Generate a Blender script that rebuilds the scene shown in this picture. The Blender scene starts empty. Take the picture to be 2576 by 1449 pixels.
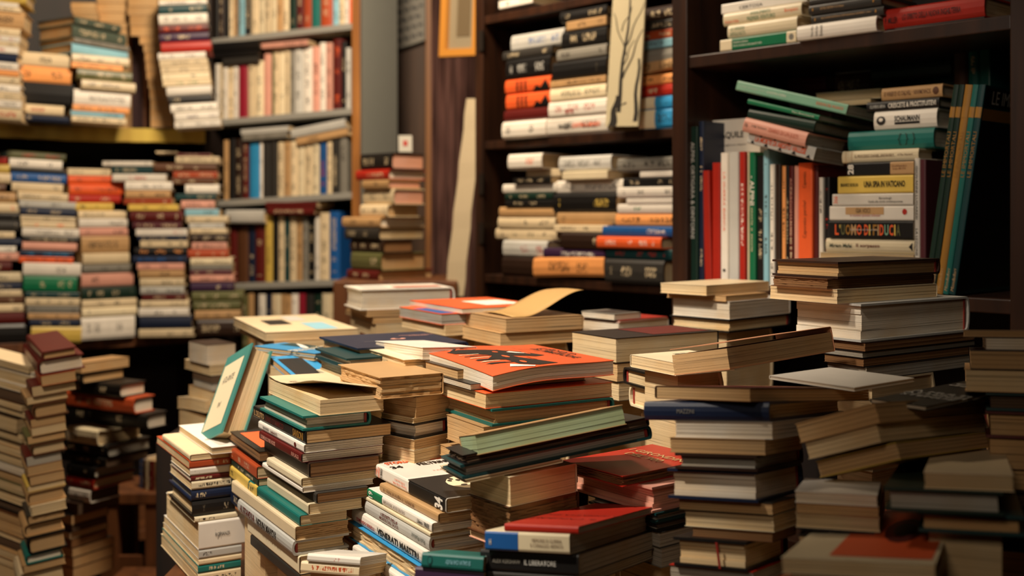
import bpy, bmesh, math, random
from mathutils import Vector, Matrix
R_ = random.Random(7)
F = 2800.0; CX = 1288.0; Y0 = 540.0; ZC = 1.40
SC = bpy.context.scene
COL = SC.collection

# ---------------------------------------------------------------- camera, light, exposure
cd = bpy.data.cameras.new('camera'); cam = bpy.data.objects.new('camera', cd); COL.objects.link(cam)
cam.location = (0, 0, ZC); cam.rotation_euler = (math.pi / 2, 0, 0)
cd.sensor_width = 36.0; cd.lens = 36.0 * F / 2576.0
cd.shift_y = -(724.5 - Y0) / 2576.0
cd.clip_start = 0.05; cd.clip_end = 30
cd.dof.use_dof = True; cd.dof.focus_distance = 1.32; cd.dof.aperture_fstop = 3.9; cd.dof.aperture_blades = 0
SC.camera = cam
SC.view_settings.view_transform = 'Standard'; SC.view_settings.look = 'None'
SC.view_settings.gamma = 1.0; SC.view_settings.use_curve_mapping = False
SC.view_settings.exposure = 0.0
wd = bpy.data.worlds.new('world'); SC.world = wd; wd.use_nodes = True
wd.node_tree.nodes['Background'].inputs[0].default_value = (1.0, .72, .45, 1)
wd.node_tree.nodes['Background'].inputs[1].default_value = 0.0

def lamp(name, kind, loc, energy, color, size=.2, aim=None, spot=None, blend=.5):
    l = bpy.data.lights.new(name, kind); l.energy = energy; l.color = color
    if kind == 'AREA': l.shape = 'DISK'; l.size = size
    else: l.shadow_soft_size = size
    if spot: l.spot_size = math.radians(spot); l.spot_blend = blend
    o = bpy.data.objects.new(name, l); COL.objects.link(o); o.location = loc
    if aim is not None:
        o.rotation_euler = (Vector(aim) - Vector(loc)).to_track_quat('-Z', 'Y').to_euler()
    return o
WARM = (1.0, .74, .46)
lamp('ceiling_spot_light', 'SPOT', (-.75, .75, 2.55), 182, (1.0, .875, .72), .06, (-.16, 1.55, 1.05), 50, .75)
lamp('rear_ceiling_light', 'AREA', (-.38, 2.15, 2.62), 39, (1.0, .80, .58), .35, (-.75, 3.4, 1.0))
lamp('floor_stack_fill_light', 'SPOT', (-.95, .7, 2.55), 75, (1.0, .80, .58), .08, (-.88, 2.15, .75), 34, .7)  # added spot, no fitting in view, brightens the stacks at lower left
lamp('camera_fill_light', 'AREA', (-.6, -.6, 2.3), 5.5, (1.0, .80, .60), .5, (0, 2.2, .9))  # unseen fill behind the camera, added to lift the front faces
lamp('wardrobe_side_light', 'SPOT', (-.35, .55, 2.3), 40, (1.0, .86, .70), .08, (.45, 1.95, 1.35), 40, .5)

# ---------------------------------------------------------------- palette and materials
PAL = dict(cream=(224, 203, 165), white=(236, 228, 214), ivory=(232, 216, 180), tan=(190, 150, 102), brown=(92, 56, 32),
    black=(20, 18, 17), navy=(20, 32, 58), blue=(24, 84, 150), sky=(48, 146, 200), teal=(22, 104, 96), darkteal=(14, 58, 60),
    green=(14, 112, 72), darkgreen=(16, 44, 34), olive=(98, 98, 58), yellow=(222, 188, 88), mustard=(160, 114, 46),
    orange=(234, 96, 44), red=(172, 36, 20), maroon=(92, 22, 18), pink=(222, 160, 140), grey=(128, 124, 114),
    darkgrey=(48, 45, 41), purple=(56, 30, 62), lightblue=(140, 190, 205), mint=(128, 172, 146), dustyteal=(74, 138, 128), salmon=(196, 136, 98), sage=(74, 84, 72), palegrey=(196, 194, 186),
    crimson=(150, 26, 48), rust=(170, 70, 34), darkbrown=(46, 28, 18), plum=(88, 36, 44), lightorange=(238, 160, 92))
WORD = dict(sage='grey-green', dustyteal='dusty teal', sky='sky blue', darkteal='dark teal', darkgreen='dark green', darkgrey='dark grey', lightblue='light blue',
    palegrey='pale grey', darkbrown='dark brown', lightorange='light orange')
PG = dict(c=(222, 196, 152), w=(232, 220, 200), t=(206, 168, 118), b=(138, 98, 58), g=(172, 192, 150), y=(176, 170, 158), p=(222, 164, 140), k=(92, 70, 50))
def lin(c):
    return tuple(((x / 255.0) / 12.92 if x / 255.0 <= .04045 else ((x / 255.0 + .055) / 1.055) ** 2.4) for x in c)
MATS = {}
def nt(name):
    m = bpy.data.materials.new(name); m.use_nodes = True
    return m, m.node_tree.nodes, m.node_tree.links, m.node_tree.nodes['Principled BSDF']
def ramp(n, a, b, ca=(0, 0, 0, 1), cb=(1, 1, 1, 1)):
    r = n.new('ShaderNodeValToRGB'); e = r.color_ramp.elements
    e[0].position = a; e[0].color = ca; e[1].position = b; e[1].color = cb; return r
def mixc(n, l, fac, A, B, mode='MIX'):
    m = n.new('ShaderNodeMix'); m.data_type = 'RGBA'; m.blend_type = mode
    for s, val in ((0, fac), (6, A), (7, B)):
        if hasattr(val, 'links'): l.new(val, m.inputs[s])
        elif s == 0: m.inputs[0].default_value = val
        else: m.inputs[s].default_value = (*val[:3], 1)
    return m.outputs[2]
def plain(name, c, rough=.55, metal=0):
    if name in MATS: return MATS[name]
    m, n, l, b = nt(name); b.inputs['Base Color'].default_value = (*lin(c), 1); b.inputs['Roughness'].default_value = rough
    b.inputs['Metallic'].default_value = metal
    t = n.new('ShaderNodeTexNoise'); t.inputs['Scale'].default_value = 60
    out = mixc(n, l, t.outputs[0], [x * .9 for x in lin(c)], [min(1, x * 1.08) for x in lin(c)]); l.new(out, b.inputs['Base Color'])
    MATS[name] = m; return m
def cover_mat(col, ink=None, plainspine=False):
    """Printed card or cloth: base colour, worn pale edges, rows of small printed marks along the spine."""
    key = ('cover', col, ink, plainspine)
    if key in MATS: return MATS[key]
    m, n, l, b = nt('cover_' + col); c = lin(PAL[col])
    b.inputs['Roughness'].default_value = .42
    tc = n.new('ShaderNodeTexCoord'); oi = n.new('ShaderNodeObjectInfo')
    nz = n.new('ShaderNodeTexNoise'); nz.inputs['Scale'].default_value = 18; nz.inputs['Detail'].default_value = 5; l.new(tc.outputs['Object'], nz.inputs[0])
    base = mixc(n, l, nz.outputs[0], [x * .82 for x in c], [min(1, x * 1.12) for x in c])
    # each copy a little lighter or darker
    mr = n.new('ShaderNodeMapRange'); mr.inputs[3].default_value = .82; mr.inputs[4].default_value = 1.1; l.new(oi.outputs['Random'], mr.inputs[0])
    hs = n.new('ShaderNodeHueSaturation'); l.new(mr.outputs[0], hs.inputs['Value']); l.new(base, hs.inputs['Color']); base = hs.outputs[0]
    if not plainspine:
        lum = sum(PAL[col]) / 3
        inkc = lin((38, 30, 26)) if lum > 110 else lin((206, 186, 150))
        if ink: inkc = lin(PAL[ink])
        sp = n.new('ShaderNodeSeparateXYZ'); l.new(tc.outputs['Generated'], sp.inputs[0])
        mp = n.new('ShaderNodeMapping'); mp.inputs['Scale'].default_value = (0, 420, 170); l.new(tc.outputs['Object'], mp.inputs[0])
        ad = n.new('ShaderNodeVectorMath'); ad.operation = 'ADD'; l.new(mp.outputs[0], ad.inputs[0])
        ml = n.new('ShaderNodeVectorMath'); ml.operation = 'SCALE'; ml.inputs[0].default_value = (97, 61, 43); l.new(oi.outputs['Random'], ml.inputs['Scale']); l.new(ml.outputs[0], ad.inputs[1])
        t = n.new('ShaderNodeTexNoise'); t.inputs['Scale'].default_value = 1; t.inputs['Detail'].default_value = 2; l.new(ad.outputs[0], t.inputs[0])
        r1 = ramp(n, .5, .56); l.new(t.outputs[0], r1.inputs[0])
        def band(sock, lo, hi):
            a = n.new('ShaderNodeMath'); a.operation = 'GREATER_THAN'; l.new(sock, a.inputs[0]); a.inputs[1].default_value = lo
            c2 = n.new('ShaderNodeMath'); c2.operation = 'LESS_THAN'; l.new(sock, c2.inputs[0]); c2.inputs[1].default_value = hi
            k = n.new('ShaderNodeMath'); k.operation = 'MULTIPLY'; l.new(a.outputs[0], k.inputs[0]); l.new(c2.outputs[0], k.inputs[1]); return k.outputs[0]
        # word blocks: low-frequency gate along the spine
        g = n.new('ShaderNodeTexNoise'); g.inputs['Scale'].default_value = 1; g.inputs['Detail'].default_value = 0
        gm = n.new('ShaderNodeMapping'); gm.inputs['Scale'].default_value = (0, 34, 0); l.new(tc.outputs['Object'], gm.inputs[0])
        ga = n.new('ShaderNodeVectorMath'); ga.operation = 'ADD'; l.new(gm.outputs[0], ga.inputs[0]); l.new(ml.outputs[0], ga.inputs[1]); l.new(ga.outputs[0], g.inputs[0])
        g2 = ramp(n, .5, .53); l.new(g.outputs[0], g2.inputs[0])
        f = None
        for s in (band(sp.outputs[0], -1, .03), band(sp.outputs[1], .1, .9), band(sp.outputs[2], .3, .7), r1.outputs[0], g2.outputs[0]):
            if f is None: f = s
            else:
                k = n.new('ShaderNodeMath'); k.operation = 'MULTIPLY'; l.new(f, k.inputs[0]); l.new(s, k.inputs[1]); f = k.outputs[0]
        base = mixc(n, l, f, base, inkc)
    l.new(base, b.inputs['Base Color'])
    bu = n.new('ShaderNodeBump'); bu.inputs['Strength'].default_value = .12; bu.inputs['Distance'].default_value = .001; l.new(nz.outputs[0], bu.inputs['Height']); l.new(bu.outputs[0], b.inputs['Normal'])
    MATS[key] = m; return m
def page_mat(t):
    key = ('page', t)
    if key in MATS: return MATS[key]
    m, n, l, b = nt('pages_' + t); c = lin(PG[t]); b.inputs['Roughness'].default_value = .85
    tc = n.new('ShaderNodeTexCoord'); oi = n.new('ShaderNodeObjectInfo')
    mp = n.new('ShaderNodeMapping'); mp.inputs['Scale'].default_value = (4, 4, 1500); l.new(tc.outputs['Object'], mp.inputs[0])
    a = n.new('ShaderNodeTexNoise'); a.inputs['Scale'].default_value = 1; a.inputs['Detail'].default_value = 3; l.new(mp.outputs[0], a.inputs[0])
    r = ramp(n, .34, .52); l.new(a.outputs[0], r.inputs[0])
    mp2 = n.new('ShaderNodeMapping'); mp2.inputs['Scale'].default_value = (3, 3, 330); l.new(tc.outputs['Object'], mp2.inputs[0])
    a2 = n.new('ShaderNodeTexNoise'); a2.inputs['Scale'].default_value = 1; a2.inputs['Detail'].default_value = 1; l.new(mp2.outputs[0], a2.inputs[0])
    r2 = ramp(n, .3, .36); l.new(a2.outputs[0], r2.inputs[0])
    st = n.new('ShaderNodeTexNoise'); st.inputs['Scale'].default_value = 14; st.inputs['Detail'].default_value = 5; l.new(tc.outputs['Object'], st.inputs[0])
    base = mixc(n, l, r.outputs[0], [x * .66 for x in c], c)
    base = mixc(n, l, r2.outputs[0], [x * .42 for x in c], base)
    rs = ramp(n, .4, .75); l.new(st.outputs[0], rs.inputs[0])
    base = mixc(n, l, rs.outputs[0], base, (c[0] * .86, c[1] * .74, c[2] * .58))
    mr = n.new('ShaderNodeMapRange'); mr.inputs[3].default_value = .84; mr.inputs[4].default_value = 1.08; l.new(oi.outputs['Random'], mr.inputs[0])
    hs = n.new('ShaderNodeHueSaturation'); l.new(mr.outputs[0], hs.inputs['Value']); l.new(base, hs.inputs['Color'])
    l.new(hs.outputs[0], b.inputs['Base Color'])
    bu = n.new('ShaderNodeBump'); bu.inputs['Strength'].default_value = .35; bu.inputs['Distance'].default_value = .0006; l.new(a.outputs[0], bu.inputs['Height']); l.new(bu.outputs[0], b.inputs['Normal'])
    MATS[key] = m; return m
def wood_mat(name, ca, cb, rough=.5, axis=(1, 1, .08), scale=30):
    if name in MATS: return MATS[name]
    m, n, l, b = nt(name); tc = n.new('ShaderNodeTexCoord'); mp = n.new('ShaderNodeMapping'); mp.inputs['Scale'].default_value = axis; l.new(tc.outputs['Object'], mp.inputs[0])
    t = n.new('ShaderNodeTexNoise'); t.inputs['Scale'].default_value = scale; t.inputs['Detail'].default_value = 8; t.inputs['Distortion'].default_value = .6; l.new(mp.outputs[0], t.inputs[0])
    r = ramp(n, .3, .7, (*lin(ca), 1), (*lin(cb), 1)); l.new(t.outputs[0], r.inputs[0]); l.new(r.outputs[0], b.inputs['Base Color']); b.inputs['Roughness'].default_value = rough
    bu = n.new('ShaderNodeBump'); bu.inputs['Strength'].default_value = .15; bu.inputs['Distance'].default_value = .001; l.new(t.outputs[0], bu.inputs['Height']); l.new(bu.outputs[0], b.inputs['Normal'])
    MATS[name] = m; return m

# ---------------------------------------------------------------- object helpers
def link(name, verts, faces, mat, parent=None, M=None, smooth=False):
    me = bpy.data.meshes.new(name); me.from_pydata([tuple(v) for v in verts], [], faces); me.update()
    if isinstance(mat, (list, tuple)):
        for x in mat: me.materials.append(x)
    elif mat: me.materials.append(mat)
    if smooth:
        for p in me.polygons: p.use_smooth = True
    o = bpy.data.objects.new(name, me); COL.objects.link(o)
    if parent: o.parent = parent
    if M is not None: o.matrix_basis = M
    return o
def empty(name, M, label=None, cat=None, group=None):
    o = bpy.data.objects.new(name, None); COL.objects.link(o); o.empty_display_size = .02; o.matrix_basis = M
    tag(o, label, cat, group); return o
def tag(o, label=None, cat=None, group=None, kind=None):
    if label and len(label.split()) > 16: print('LONG', label)
    if label: o['label'] = label
    if cat: o['category'] = cat
    if group: o['group'] = group
    if kind: o['kind'] = kind
    return o
BOXF = [(0, 3, 2, 1), (4, 5, 6, 7), (0, 1, 5, 4), (1, 2, 6, 5), (2, 3, 7, 6), (3, 0, 4, 7)]
def boxv(x0, x1, y0, y1, z0, z1):
    return [(x0, y0, z0), (x1, y0, z0), (x1, y1, z0), (x0, y1, z0), (x0, y0, z1), (x1, y0, z1), (x1, y1, z1), (x0, y1, z1)]
def boxes(bs):
    V, Fc = [], []
    for b_ in bs:
        k = len(V); V += boxv(*b_); Fc += [tuple(i + k for i in f) for f in BOXF]
    return V, Fc
def box(name, b_, mat, parent=None, M=None, bevel=0):
    o = link(name, boxv(*b_), BOXF, mat, parent, M)
    if bevel:
        m = o.modifiers.new('b', 'BEVEL'); m.width = bevel; m.segments = 2; m.limit_method = 'ANGLE'
    return o
def frame(o, ex, ey, ez):
    return Matrix(((ex[0], ey[0], ez[0], o[0]), (ex[1], ey[1], ez[1], o[1]), (ex[2], ey[2], ez[2], o[2]), (0, 0, 0, 1)))
def px(x, y, d): return Vector(((x - CX) / F * d, d, ZC - (y - Y0) / F * d))
ORD = 'top second third fourth fifth sixth seventh eighth ninth tenth eleventh twelfth thirteenth fourteenth fifteenth sixteenth seventeenth eighteenth nineteenth twentieth twenty-first twenty-second twenty-third twenty-fourth twenty-fifth twenty-sixth twenty-seventh twenty-eighth twenty-ninth thirtieth'.split()

def grid_strip(prof_out, prof_in, ys, W, L, wf, lift, T):
    """Folded cover: closed (x, z) outline extruded along y; wf/lift give extra height."""
    V, Fc = [], []; n = len(prof_out)
    for y in ys:
        for pr, inner in ((prof_out, 0), (prof_in, 1)):
            for (x, z) in pr:
                dz = wf(x, y) if wf else 0
                if lift and z > T * .6: dz += lift(x, y)
                V.append((x, y, z + dz))
    s = 2 * n
    for j in range(len(ys) - 1):
        A, B = j * s, (j + 1) * s
        for i in range(n - 1):
            Fc.append((A + i, A + i + 1, B + i + 1, B + i)); Fc.append((A + n + i, B + n + i, B + n + i + 1, A + n + i + 1))
        Fc.append((A, B, B + n, A + n)); Fc.append((A + n - 1, A + 2 * n - 1, B + 2 * n - 1, B + n - 1))
    e = (len(ys) - 1) * s
    for i in range(n - 1):
        Fc.append((i, n + i, n + i + 1, i + 1)); Fc.append((e + i, e + i + 1, e + n + i + 1, e + n + i))
    return V, Fc
def page_block(W, L, z0, z1, x0, x1, y0, y1, slabs, jit, nx, ny, wf, rnd, hollow):
    V, Fc = [], []
    for k in range(slabs):
        za = z0 + (z1 - z0) * k / slabs; zb = z0 + (z1 - z0) * (k + 1) / slabs - (.00025 if jit else 0)
        jx, jy0, jy1 = (rnd.uniform(-jit, 0) for _ in range(3)) if jit else (0, 0, 0)
        b0 = len(V); ex = [rnd.uniform(-jit, 0) for _ in range(ny + 1)]; e0 = [rnd.uniform(-jit, 0) for _ in range(nx + 1)]; e1 = [rnd.uniform(-jit, 0) for _ in range(nx + 1)]
        mid = (k + .5) / slabs * 2 - 1; hol = hollow * (mid * mid - 1) if hollow else 0
        for z in (za, zb):
            for j in range(ny + 1):
                for i in range(nx + 1):
                    xx = x0 + (x1 + jx + hol + (ex[j] if jit > .0012 else 0) - x0) * i / nx
                    ya = y0 - jy0 - (e0[i] if jit > .0012 else 0); yb = y1 + jy1 + (e1[i] if jit > .0012 else 0)
                    yy = ya + (yb - ya) * j / ny
                    V.append((xx, yy, z + (wf(xx, yy) if wf else 0)))
        w = nx + 1; h = (nx + 1) * (ny + 1)
        for j in range(ny):
            for i in range(nx):
                a = b0 + j * w + i; Fc.append((a, a + w, a + w + 1, a + 1)); a += h; Fc.append((a, a + 1, a + w + 1, a + w))
        for i in range(nx):
            a = b0 + i; Fc.append((a, a + 1, a + 1 + h, a + h)); a = b0 + ny * w + i; Fc.append((a + 1, a, a + h, a + 1 + h))
        for j in range(ny):
            a = b0 + j * w; Fc.append((a + w, a, a + h, a + w + h)); a = b0 + j * w + nx; Fc.append((a, a + w, a + w + h, a + h))
    return V, Fc

BOOKS = {}
class BK: pass
def make_book(O, ex, ey, ez, W, L, T, kind, col, pg, label, group=None, wf=None, lift=None, detail=0, rag=0, ink=None, ps=False, band=None, spinecol=None, rnd=None, jitter=None):
    """One book: root empty at a corner of its base, cover and page block as parts. Local x spine->fore-edge, y along the spine, z thickness."""
    rnd = rnd or R_
    M = frame(O, ex, ey, ez)
    T = max(T, .0035); W = max(W, .05); L = max(L, .06)
    root = empty('hardcover_book' if kind == 'h' else 'paperback_book', M, label, 'book', group)
    hard = kind == 'h'; t = min(.0026 if hard else .0007, T * .22)
    ov = .0035 if hard else 0
    nx = 8 if (wf or lift) else 1; ny = 10 if (wf or lift) else 1
    na = 4 if detail == 0 else 6
    if hard:
        bul = min(.006, T * .2); arc = []; arci = []
        for i in range(na + 1):
            a = -math.pi / 2 + math.pi * i / na
            arc.append((-bul * math.cos(a) + bul, T / 2 + T / 2 * math.sin(a)))
            arci.append((-bul * math.cos(a) + bul + t, T / 2 + (T / 2 - t) * math.sin(a)))
    else:
        r = min(.0025, T * .3); arc = []; arci = []
        for (cz, a0, a1) in ((r, -90, 0), (T - r, 0, 90)):
            for i in range(3):
                a = math.radians(a0 + (a1 - a0) * i / 2)
                arc.append((r - r * math.cos(a), cz + r * math.sin(a))); arci.append((r - (r - t) * math.cos(a) if r > t else t, cz + max(r - t, .0001) * math.sin(a)))
    xs = [arc[0][0] + (W - arc[0][0]) * (1 - i / nx) for i in range(nx)]
    out = [(x, 0) for x in xs] + arc + [(x, T) for x in reversed(xs)]
    inn = [(x, t) for x in xs] + arci + [(x, T - t) for x in reversed(xs)]
    ys = [L * i / ny for i in range(ny + 1)]
    V, Fc = grid_strip(out, inn, ys, W, L, wf, lift, T)
    mats = [cover_mat(col, ink, ps)]
    cov = link('cover', V, Fc, mats, root)
    if spinecol or band:
        me = cov.data
        if spinecol: me.materials.append(cover_mat(spinecol, ink, ps))
        for p in me.polygons:
            if spinecol and p.center[0] < arc[0][0] * .96 + .0005: p.material_index = 1
    sl = rag if rag > 1 else (4 if detail else 1)
    jit = (.0016 if rag < 7 else .0024) if rag else (.0005 if detail else 0)
    if jitter is not None: jit = jitter
    x0 = arc[0][0] * .6 + t; x1 = W - ov - (.0008 if not hard else 0)
    py = page_block(W, L, t, T - t, x0, x1, ov + .0004, L - ov - .0004, sl, jit, max(nx, 10 if rag else 1), max(ny, 14 if rag else 1), wf, rnd, .003 if hard and detail else 0)
    pgs = link('page_block', py[0], py[1], page_mat(pg), root)
    if hard and detail:
        for ya, yb_ in ((ov - .0008, ov + .0006), (L - ov - .0006, L - ov + .0008)):
            hb = boxes([(x0, x0 + .003, ya, yb_, t, T - t)]); link('headband', hb[0], hb[1], plain('headband_cloth', (150, 50, 40)), root)
    b = BK(); b.root = root; b.M = M; b.W = W; b.L = L; b.T = T; b.cover = cov; b.pages = pgs; b.hard = hard; b.wf = wf; b.lift = lift; b.arc = arc
    return b
def pq_map(code, W, L):
    if code == 'SH': return lambda x, y: (y / L, x / W)
    if code == 'HS': return lambda x, y: (x / W, 1 - y / L)
    if code == 'FH': return lambda x, y: (1 - y / L, 1 - x / W)
    return lambda x, y: (1 - x / W, y / L)
def oriented(N, u, v, w, a, b, T, code, wpq=None, lpq=None, **k):
    if code == 'SH': O, ex, ey, L, W = N, v, u, a, b
    elif code == 'HS': O, ex, ey, L, W = N + v * b, u, -v, b, a
    elif code == 'FH': O, ex, ey, L, W = N + v * b + u * a, -v, -u, a, b
    else: O, ex, ey, L, W = N + u * a, -u, v, b, a
    m = pq_map(code, W, L)
    wf = (lambda x, y: wpq(*m(x, y))) if wpq else None
    lf = (lambda x, y: lpq(*m(x, y))) if lpq else None
    bk = make_book(O, ex, ey, w, W, L, T, wf=wf, lift=lf, **k)
    bk.N, bk.u, bk.v, bk.w, bk.a, bk.b = N, u, v, w, a, b
    return bk
def word_ord(i, n, noun='from the top'):
    return ORD[min(i, 29)]
def clabel(c): return WORD.get(c, c)
def mklabel(col, kind, code, i, where, last):
    kd = 'hardback' if kind == 'h' else 'paperback'
    o = 'top book' if i == 0 else (ORD[i] + ' from top')
    return f"{clabel(col)} {kd}, {o}, {where}"
def stack(where, d, alpha, rows, yb, ku=0, kv=0, group=None, detail=0, da=.13, db=.13, floor=None, base=None):
    """Books lying on one another. A row: y of top at the near corner, x of left / near / right corner, faces, kind, cover, pages, options."""
    rs = [r.split() for r in rows.strip().split('\n') if r.strip()]
    prs = []
    for r in rs:
        o = {}
        if len(r) > 6 and r[6] not in PG: r.insert(6, 'c')
        for t in r[7:]:
            if '=' in t: kk, vv = t.split('='); o[kk] = vv
            else: o[t] = 1
        prs.append((float(r[0]), r[1], float(r[2]), r[3], r[4][1:], r[4][0], r[5], r[6] if len(r) > 6 else 'c', o))
    n = len(prs); out = []
    for i, (y, xl, xn, xr, code, kind, col, pg, o) in enumerate(prs):
        dn = float(o.get('d', d)); al = math.radians(float(o.get('al', alpha)))
        zt = ZC - (y - Y0) / F * dn
        if i + 1 < n and 'b' not in o:
            y2 = prs[i + 1][0]; d2 = float(prs[i + 1][8].get('d', d)); zb = ZC - (y2 - Y0) / F * d2
        else: zb = ZC - ((float(o['b']) if 'b' in o else yb) - Y0) / F * dn
        if base is not None and i + 1 == n: zb = base
        T = (zt - zb) - .0003
        if detail == 0 and T > .0205 and code in ('SH', 'HS'): kind = 'h'
        Xn = (xn - CX) / F * dn
        k1 = float(o.get('ku', ku)); k2 = float(o.get('kv', kv))
        u = Vector((-math.cos(al), math.sin(al), k1)).normalized(); v = Vector((math.sin(al), math.cos(al), k2))
        v = (v - u * v.dot(u)).normalized(); w = u.cross(v); w = -w if w.z < 0 else w
        if xl == '-': a = da * R_.uniform(.92, 1.06)
        else:
            ul = (float(xl) - CX) / F; a = (Xn - ul * dn) / (math.cos(al) + ul * math.sin(al))
        if xr == '-': b = db * R_.uniform(.92, 1.06)
        else:
            ur = (float(xr) - CX) / F; b = (ur * dn - Xn) / max(.15, math.sin(al) - ur * math.cos(al))
        if a < .03 or a > .34 or b < .03 or b > .34: print('SIZE', where, i, round(a, 3), round(b, 3), round(T, 3))
        a = min(max(a, .06), .32); b = min(max(b, .06), .32)
        if 'A' in o: a = float(o['A'])
        if 'B' in o: b = float(o['B'])
        N = Vector((Xn, dn, zb + .00015))
        lab = LABELS.get(o.get('id'), None) or mklabel(col, kind, code, i, where, n)
        wp = WARPS.get(o.get('wp')); lp = WARPS.get(o.get('lp'))
        bk = oriented(N, u, v, w, a, b, T, code, wp, lp, kind=kind, col=col, pg=pg, label=lab, group=group or ('books in the ' + where),
                      detail=detail, rag=int(o.get('rag', 0)), ink=o.get('ink'), ps=bool(o.get('ps')), spinecol=o.get('sc'))
        if 'id' in o: BOOKS[o['id']] = bk
        out.append(bk)
    if floor is not None:
        k = 0; zb = out[-1].N.z
        u = Vector((-math.cos(math.radians(alpha)), math.sin(math.radians(alpha)), 0)); v = Vector((u.y, -u.x, 0))
        while zb - floor > .012:
            T = min(.11, zb - floor); 
            if zb - floor - T < .012: T = zb - floor
            zb -= T
            bk = oriented(Vector((out[-1].N.x, out[-1].N.y, zb)) + (u + v) * .012, u, v, Vector((0, 0, 1)), min(out[-1].a, .14) * .8, min(out[-1].b, .16) * .8, T - .0004, 'FH', kind='h', col='cream', pg='c',
                     label='thick cream volume buried out of sight in the pile', group='books buried under the pile', ps=True)
            bk.root.name = 'thick_volume'
            k += 1
    return out

class Case:
    """Front plane of a bookcase given by two pixel columns and their distances; skew = rise of the shelves to the right."""
    def __init__(s, xa, da, xb, db, skew=0):
        A = Vector(((xa - CX) / F * da, da, 0)); B = Vector(((xb - CX) / F * db, db, 0)); s.A = A
        s.s = (B - A).normalized(); s.n = Vector((-s.s.y, s.s.x, 0)); s.len = (B - A).length; s.skew = skew
    def t(s, x, inset=0):
        u = (x - CX) / F; A = s.A + s.n * inset
        return (u * A.y - A.x) / (s.s.x - u * s.s.y)
    def pt(s, x, inset=0): return s.A + s.n * inset + s.s * s.t(x, inset)
    def M(s, z=0): return frame(s.A + Vector((0, 0, z)), s.s, s.n, Vector((0, 0, 1)))
def upright(case, where, z, inset, rows, pages='c', group=None, depth=.14, lean=0, detail=0):
    out = []
    items = [r.split() for r in rows.replace(';', '\n').strip().split('\n') if r.strip()]
    for i, r in enumerate(items):
        x1, x2, yt, col = float(r[0]), float(r[1]), float(r[2]), r[3]; o = {}
        for t in r[4:]:
            if '=' in t: kk, vv = t.split('='); o[kk] = vv
            else: o[t] = 1
        ins = inset + float(o.get('in', 0)) + R_.uniform(0, .006)
        ref = inset + float(o.get('in', 0)) + .003
        t1 = case.t(x1, ref); t2 = case.t(x2, ref); P = case.A + case.n * ins + case.s * t1
        zb = z + case.skew * max(t1, t2)
        if 'z' in o: zb = float(o['z'])
        zt = ZC - (yt - Y0) / F * P.y; H = zt - zb
        ln = float(o.get('lean', lean)); 
        ey = Vector((0, 0, math.cos(ln))) + case.s * math.sin(ln); ez = case.s * math.cos(ln) - Vector((0, 0, math.sin(ln)))
        H = H / math.cos(ln)
        kd = o.get('k', 'h' if detail == 0 and (t2 - t1) > .0185 else 'p'); kdw = 'hardback' if kd == 'h' else 'paperback'
        lab = LABELS.get(o.get('id')) or f"{clabel(col)} upright {kdw}, {'first' if i == 0 else ORD[i]} from left, {where}"
        bk = make_book(Vector((P.x, P.y, zb + .0002)), case.n, ey, ez, float(o.get('w', depth * R_.uniform(.9, 1.05))), H, (t2 - t1) - .0006, kd, col, o.get('pg', pages), lab,
                       group or ('upright books ' + where), detail=detail, ink=o.get('ink'), ps=bool(o.get('ps')))
        if 'id' in o: BOOKS[o['id']] = bk
        out.append(bk)
    return out
def text(bk, s, face, cx, cy, w, h, col, flip=False, name='title_lettering', off=.0008, turn=0, shear=0, bold=0, rot=0):
    """Raised lettering of a few tenths of a millimetre on a face. face: S spine (reads along the spine), T top cover (turn in quarter turns), H/F page faces."""
    cu = bpy.data.curves.new('t', 'FONT'); cu.body = s; cu.align_x = 'CENTER'; cu.align_y = 'CENTER'; cu.size = 1; cu.offset = bold; cu.shear = shear; cu.resolution_u = 2
    ob = bpy.data.objects.new('t', cu); COL.objects.link(ob)
    dg = bpy.context.evaluated_depsgraph_get(); me = bpy.data.meshes.new_from_object(ob.evaluated_get(dg))
    bpy.data.objects.remove(ob); bpy.data.curves.remove(cu)
    xs = [v.co.x for v in me.vertices]; ysv = [v.co.y for v in me.vertices]
    if not xs: return
    mx, my = (min(xs) + max(xs)) / 2, (min(ysv) + max(ysv)) / 2; sw, sh = max(xs) - min(xs), max(ysv) - min(ysv)
    fx, fy = w / sw, (h / sh if h else w / sw)
    W, L, T = bk.W, bk.L, bk.T
    if face == 'S': X, Y, Z, C = Vector((0, 1, 0)), Vector((0, 0, 1)), Vector((1, 0, 0)), Vector((0, cx * L, cy * T)); Z = Vector((-1, 0, 0)); X = Vector((0, -1, 0)); C = Vector((-off, (1 - cx) * L, cy * T))
    else: X, Y, Z, C = Vector((1, 0, 0)), Vector((0, 1, 0)), Vector((0, 0, 1)), Vector((cx * W, cy * L, T + off))
    Q = Matrix.Rotation(math.radians(turn * 90 + rot), 3, 'Z')
    if flip: Q = Matrix.Rotation(math.pi, 3, 'Z') @ Q
    for vtx in me.vertices:
        p = Q @ Vector(((vtx.co.x - mx) * fx, (vtx.co.y - my) * fy, 0))
        c = C + X * p.x + Y * p.y
        if face == 'T':
            if bk.wf: c.z += bk.wf(c.x, c.y)
            if bk.lift: c.z += bk.lift(c.x, c.y)
        elif face == 'S' and bk.hard:
            z = (c.z / T) * 2 - 1; bul = min(.006, T * .2); c.x = bul - bul * math.sqrt(max(0, 1 - z * z)) - off
        vtx.co = c
    me.materials.clear(); me.materials.append(plain('ink_' + col, PAL.get(col, (30, 25, 22)), .5))
    o = bpy.data.objects.new(name, me); COL.objects.link(o); o.parent = bk.root
    return o
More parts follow.
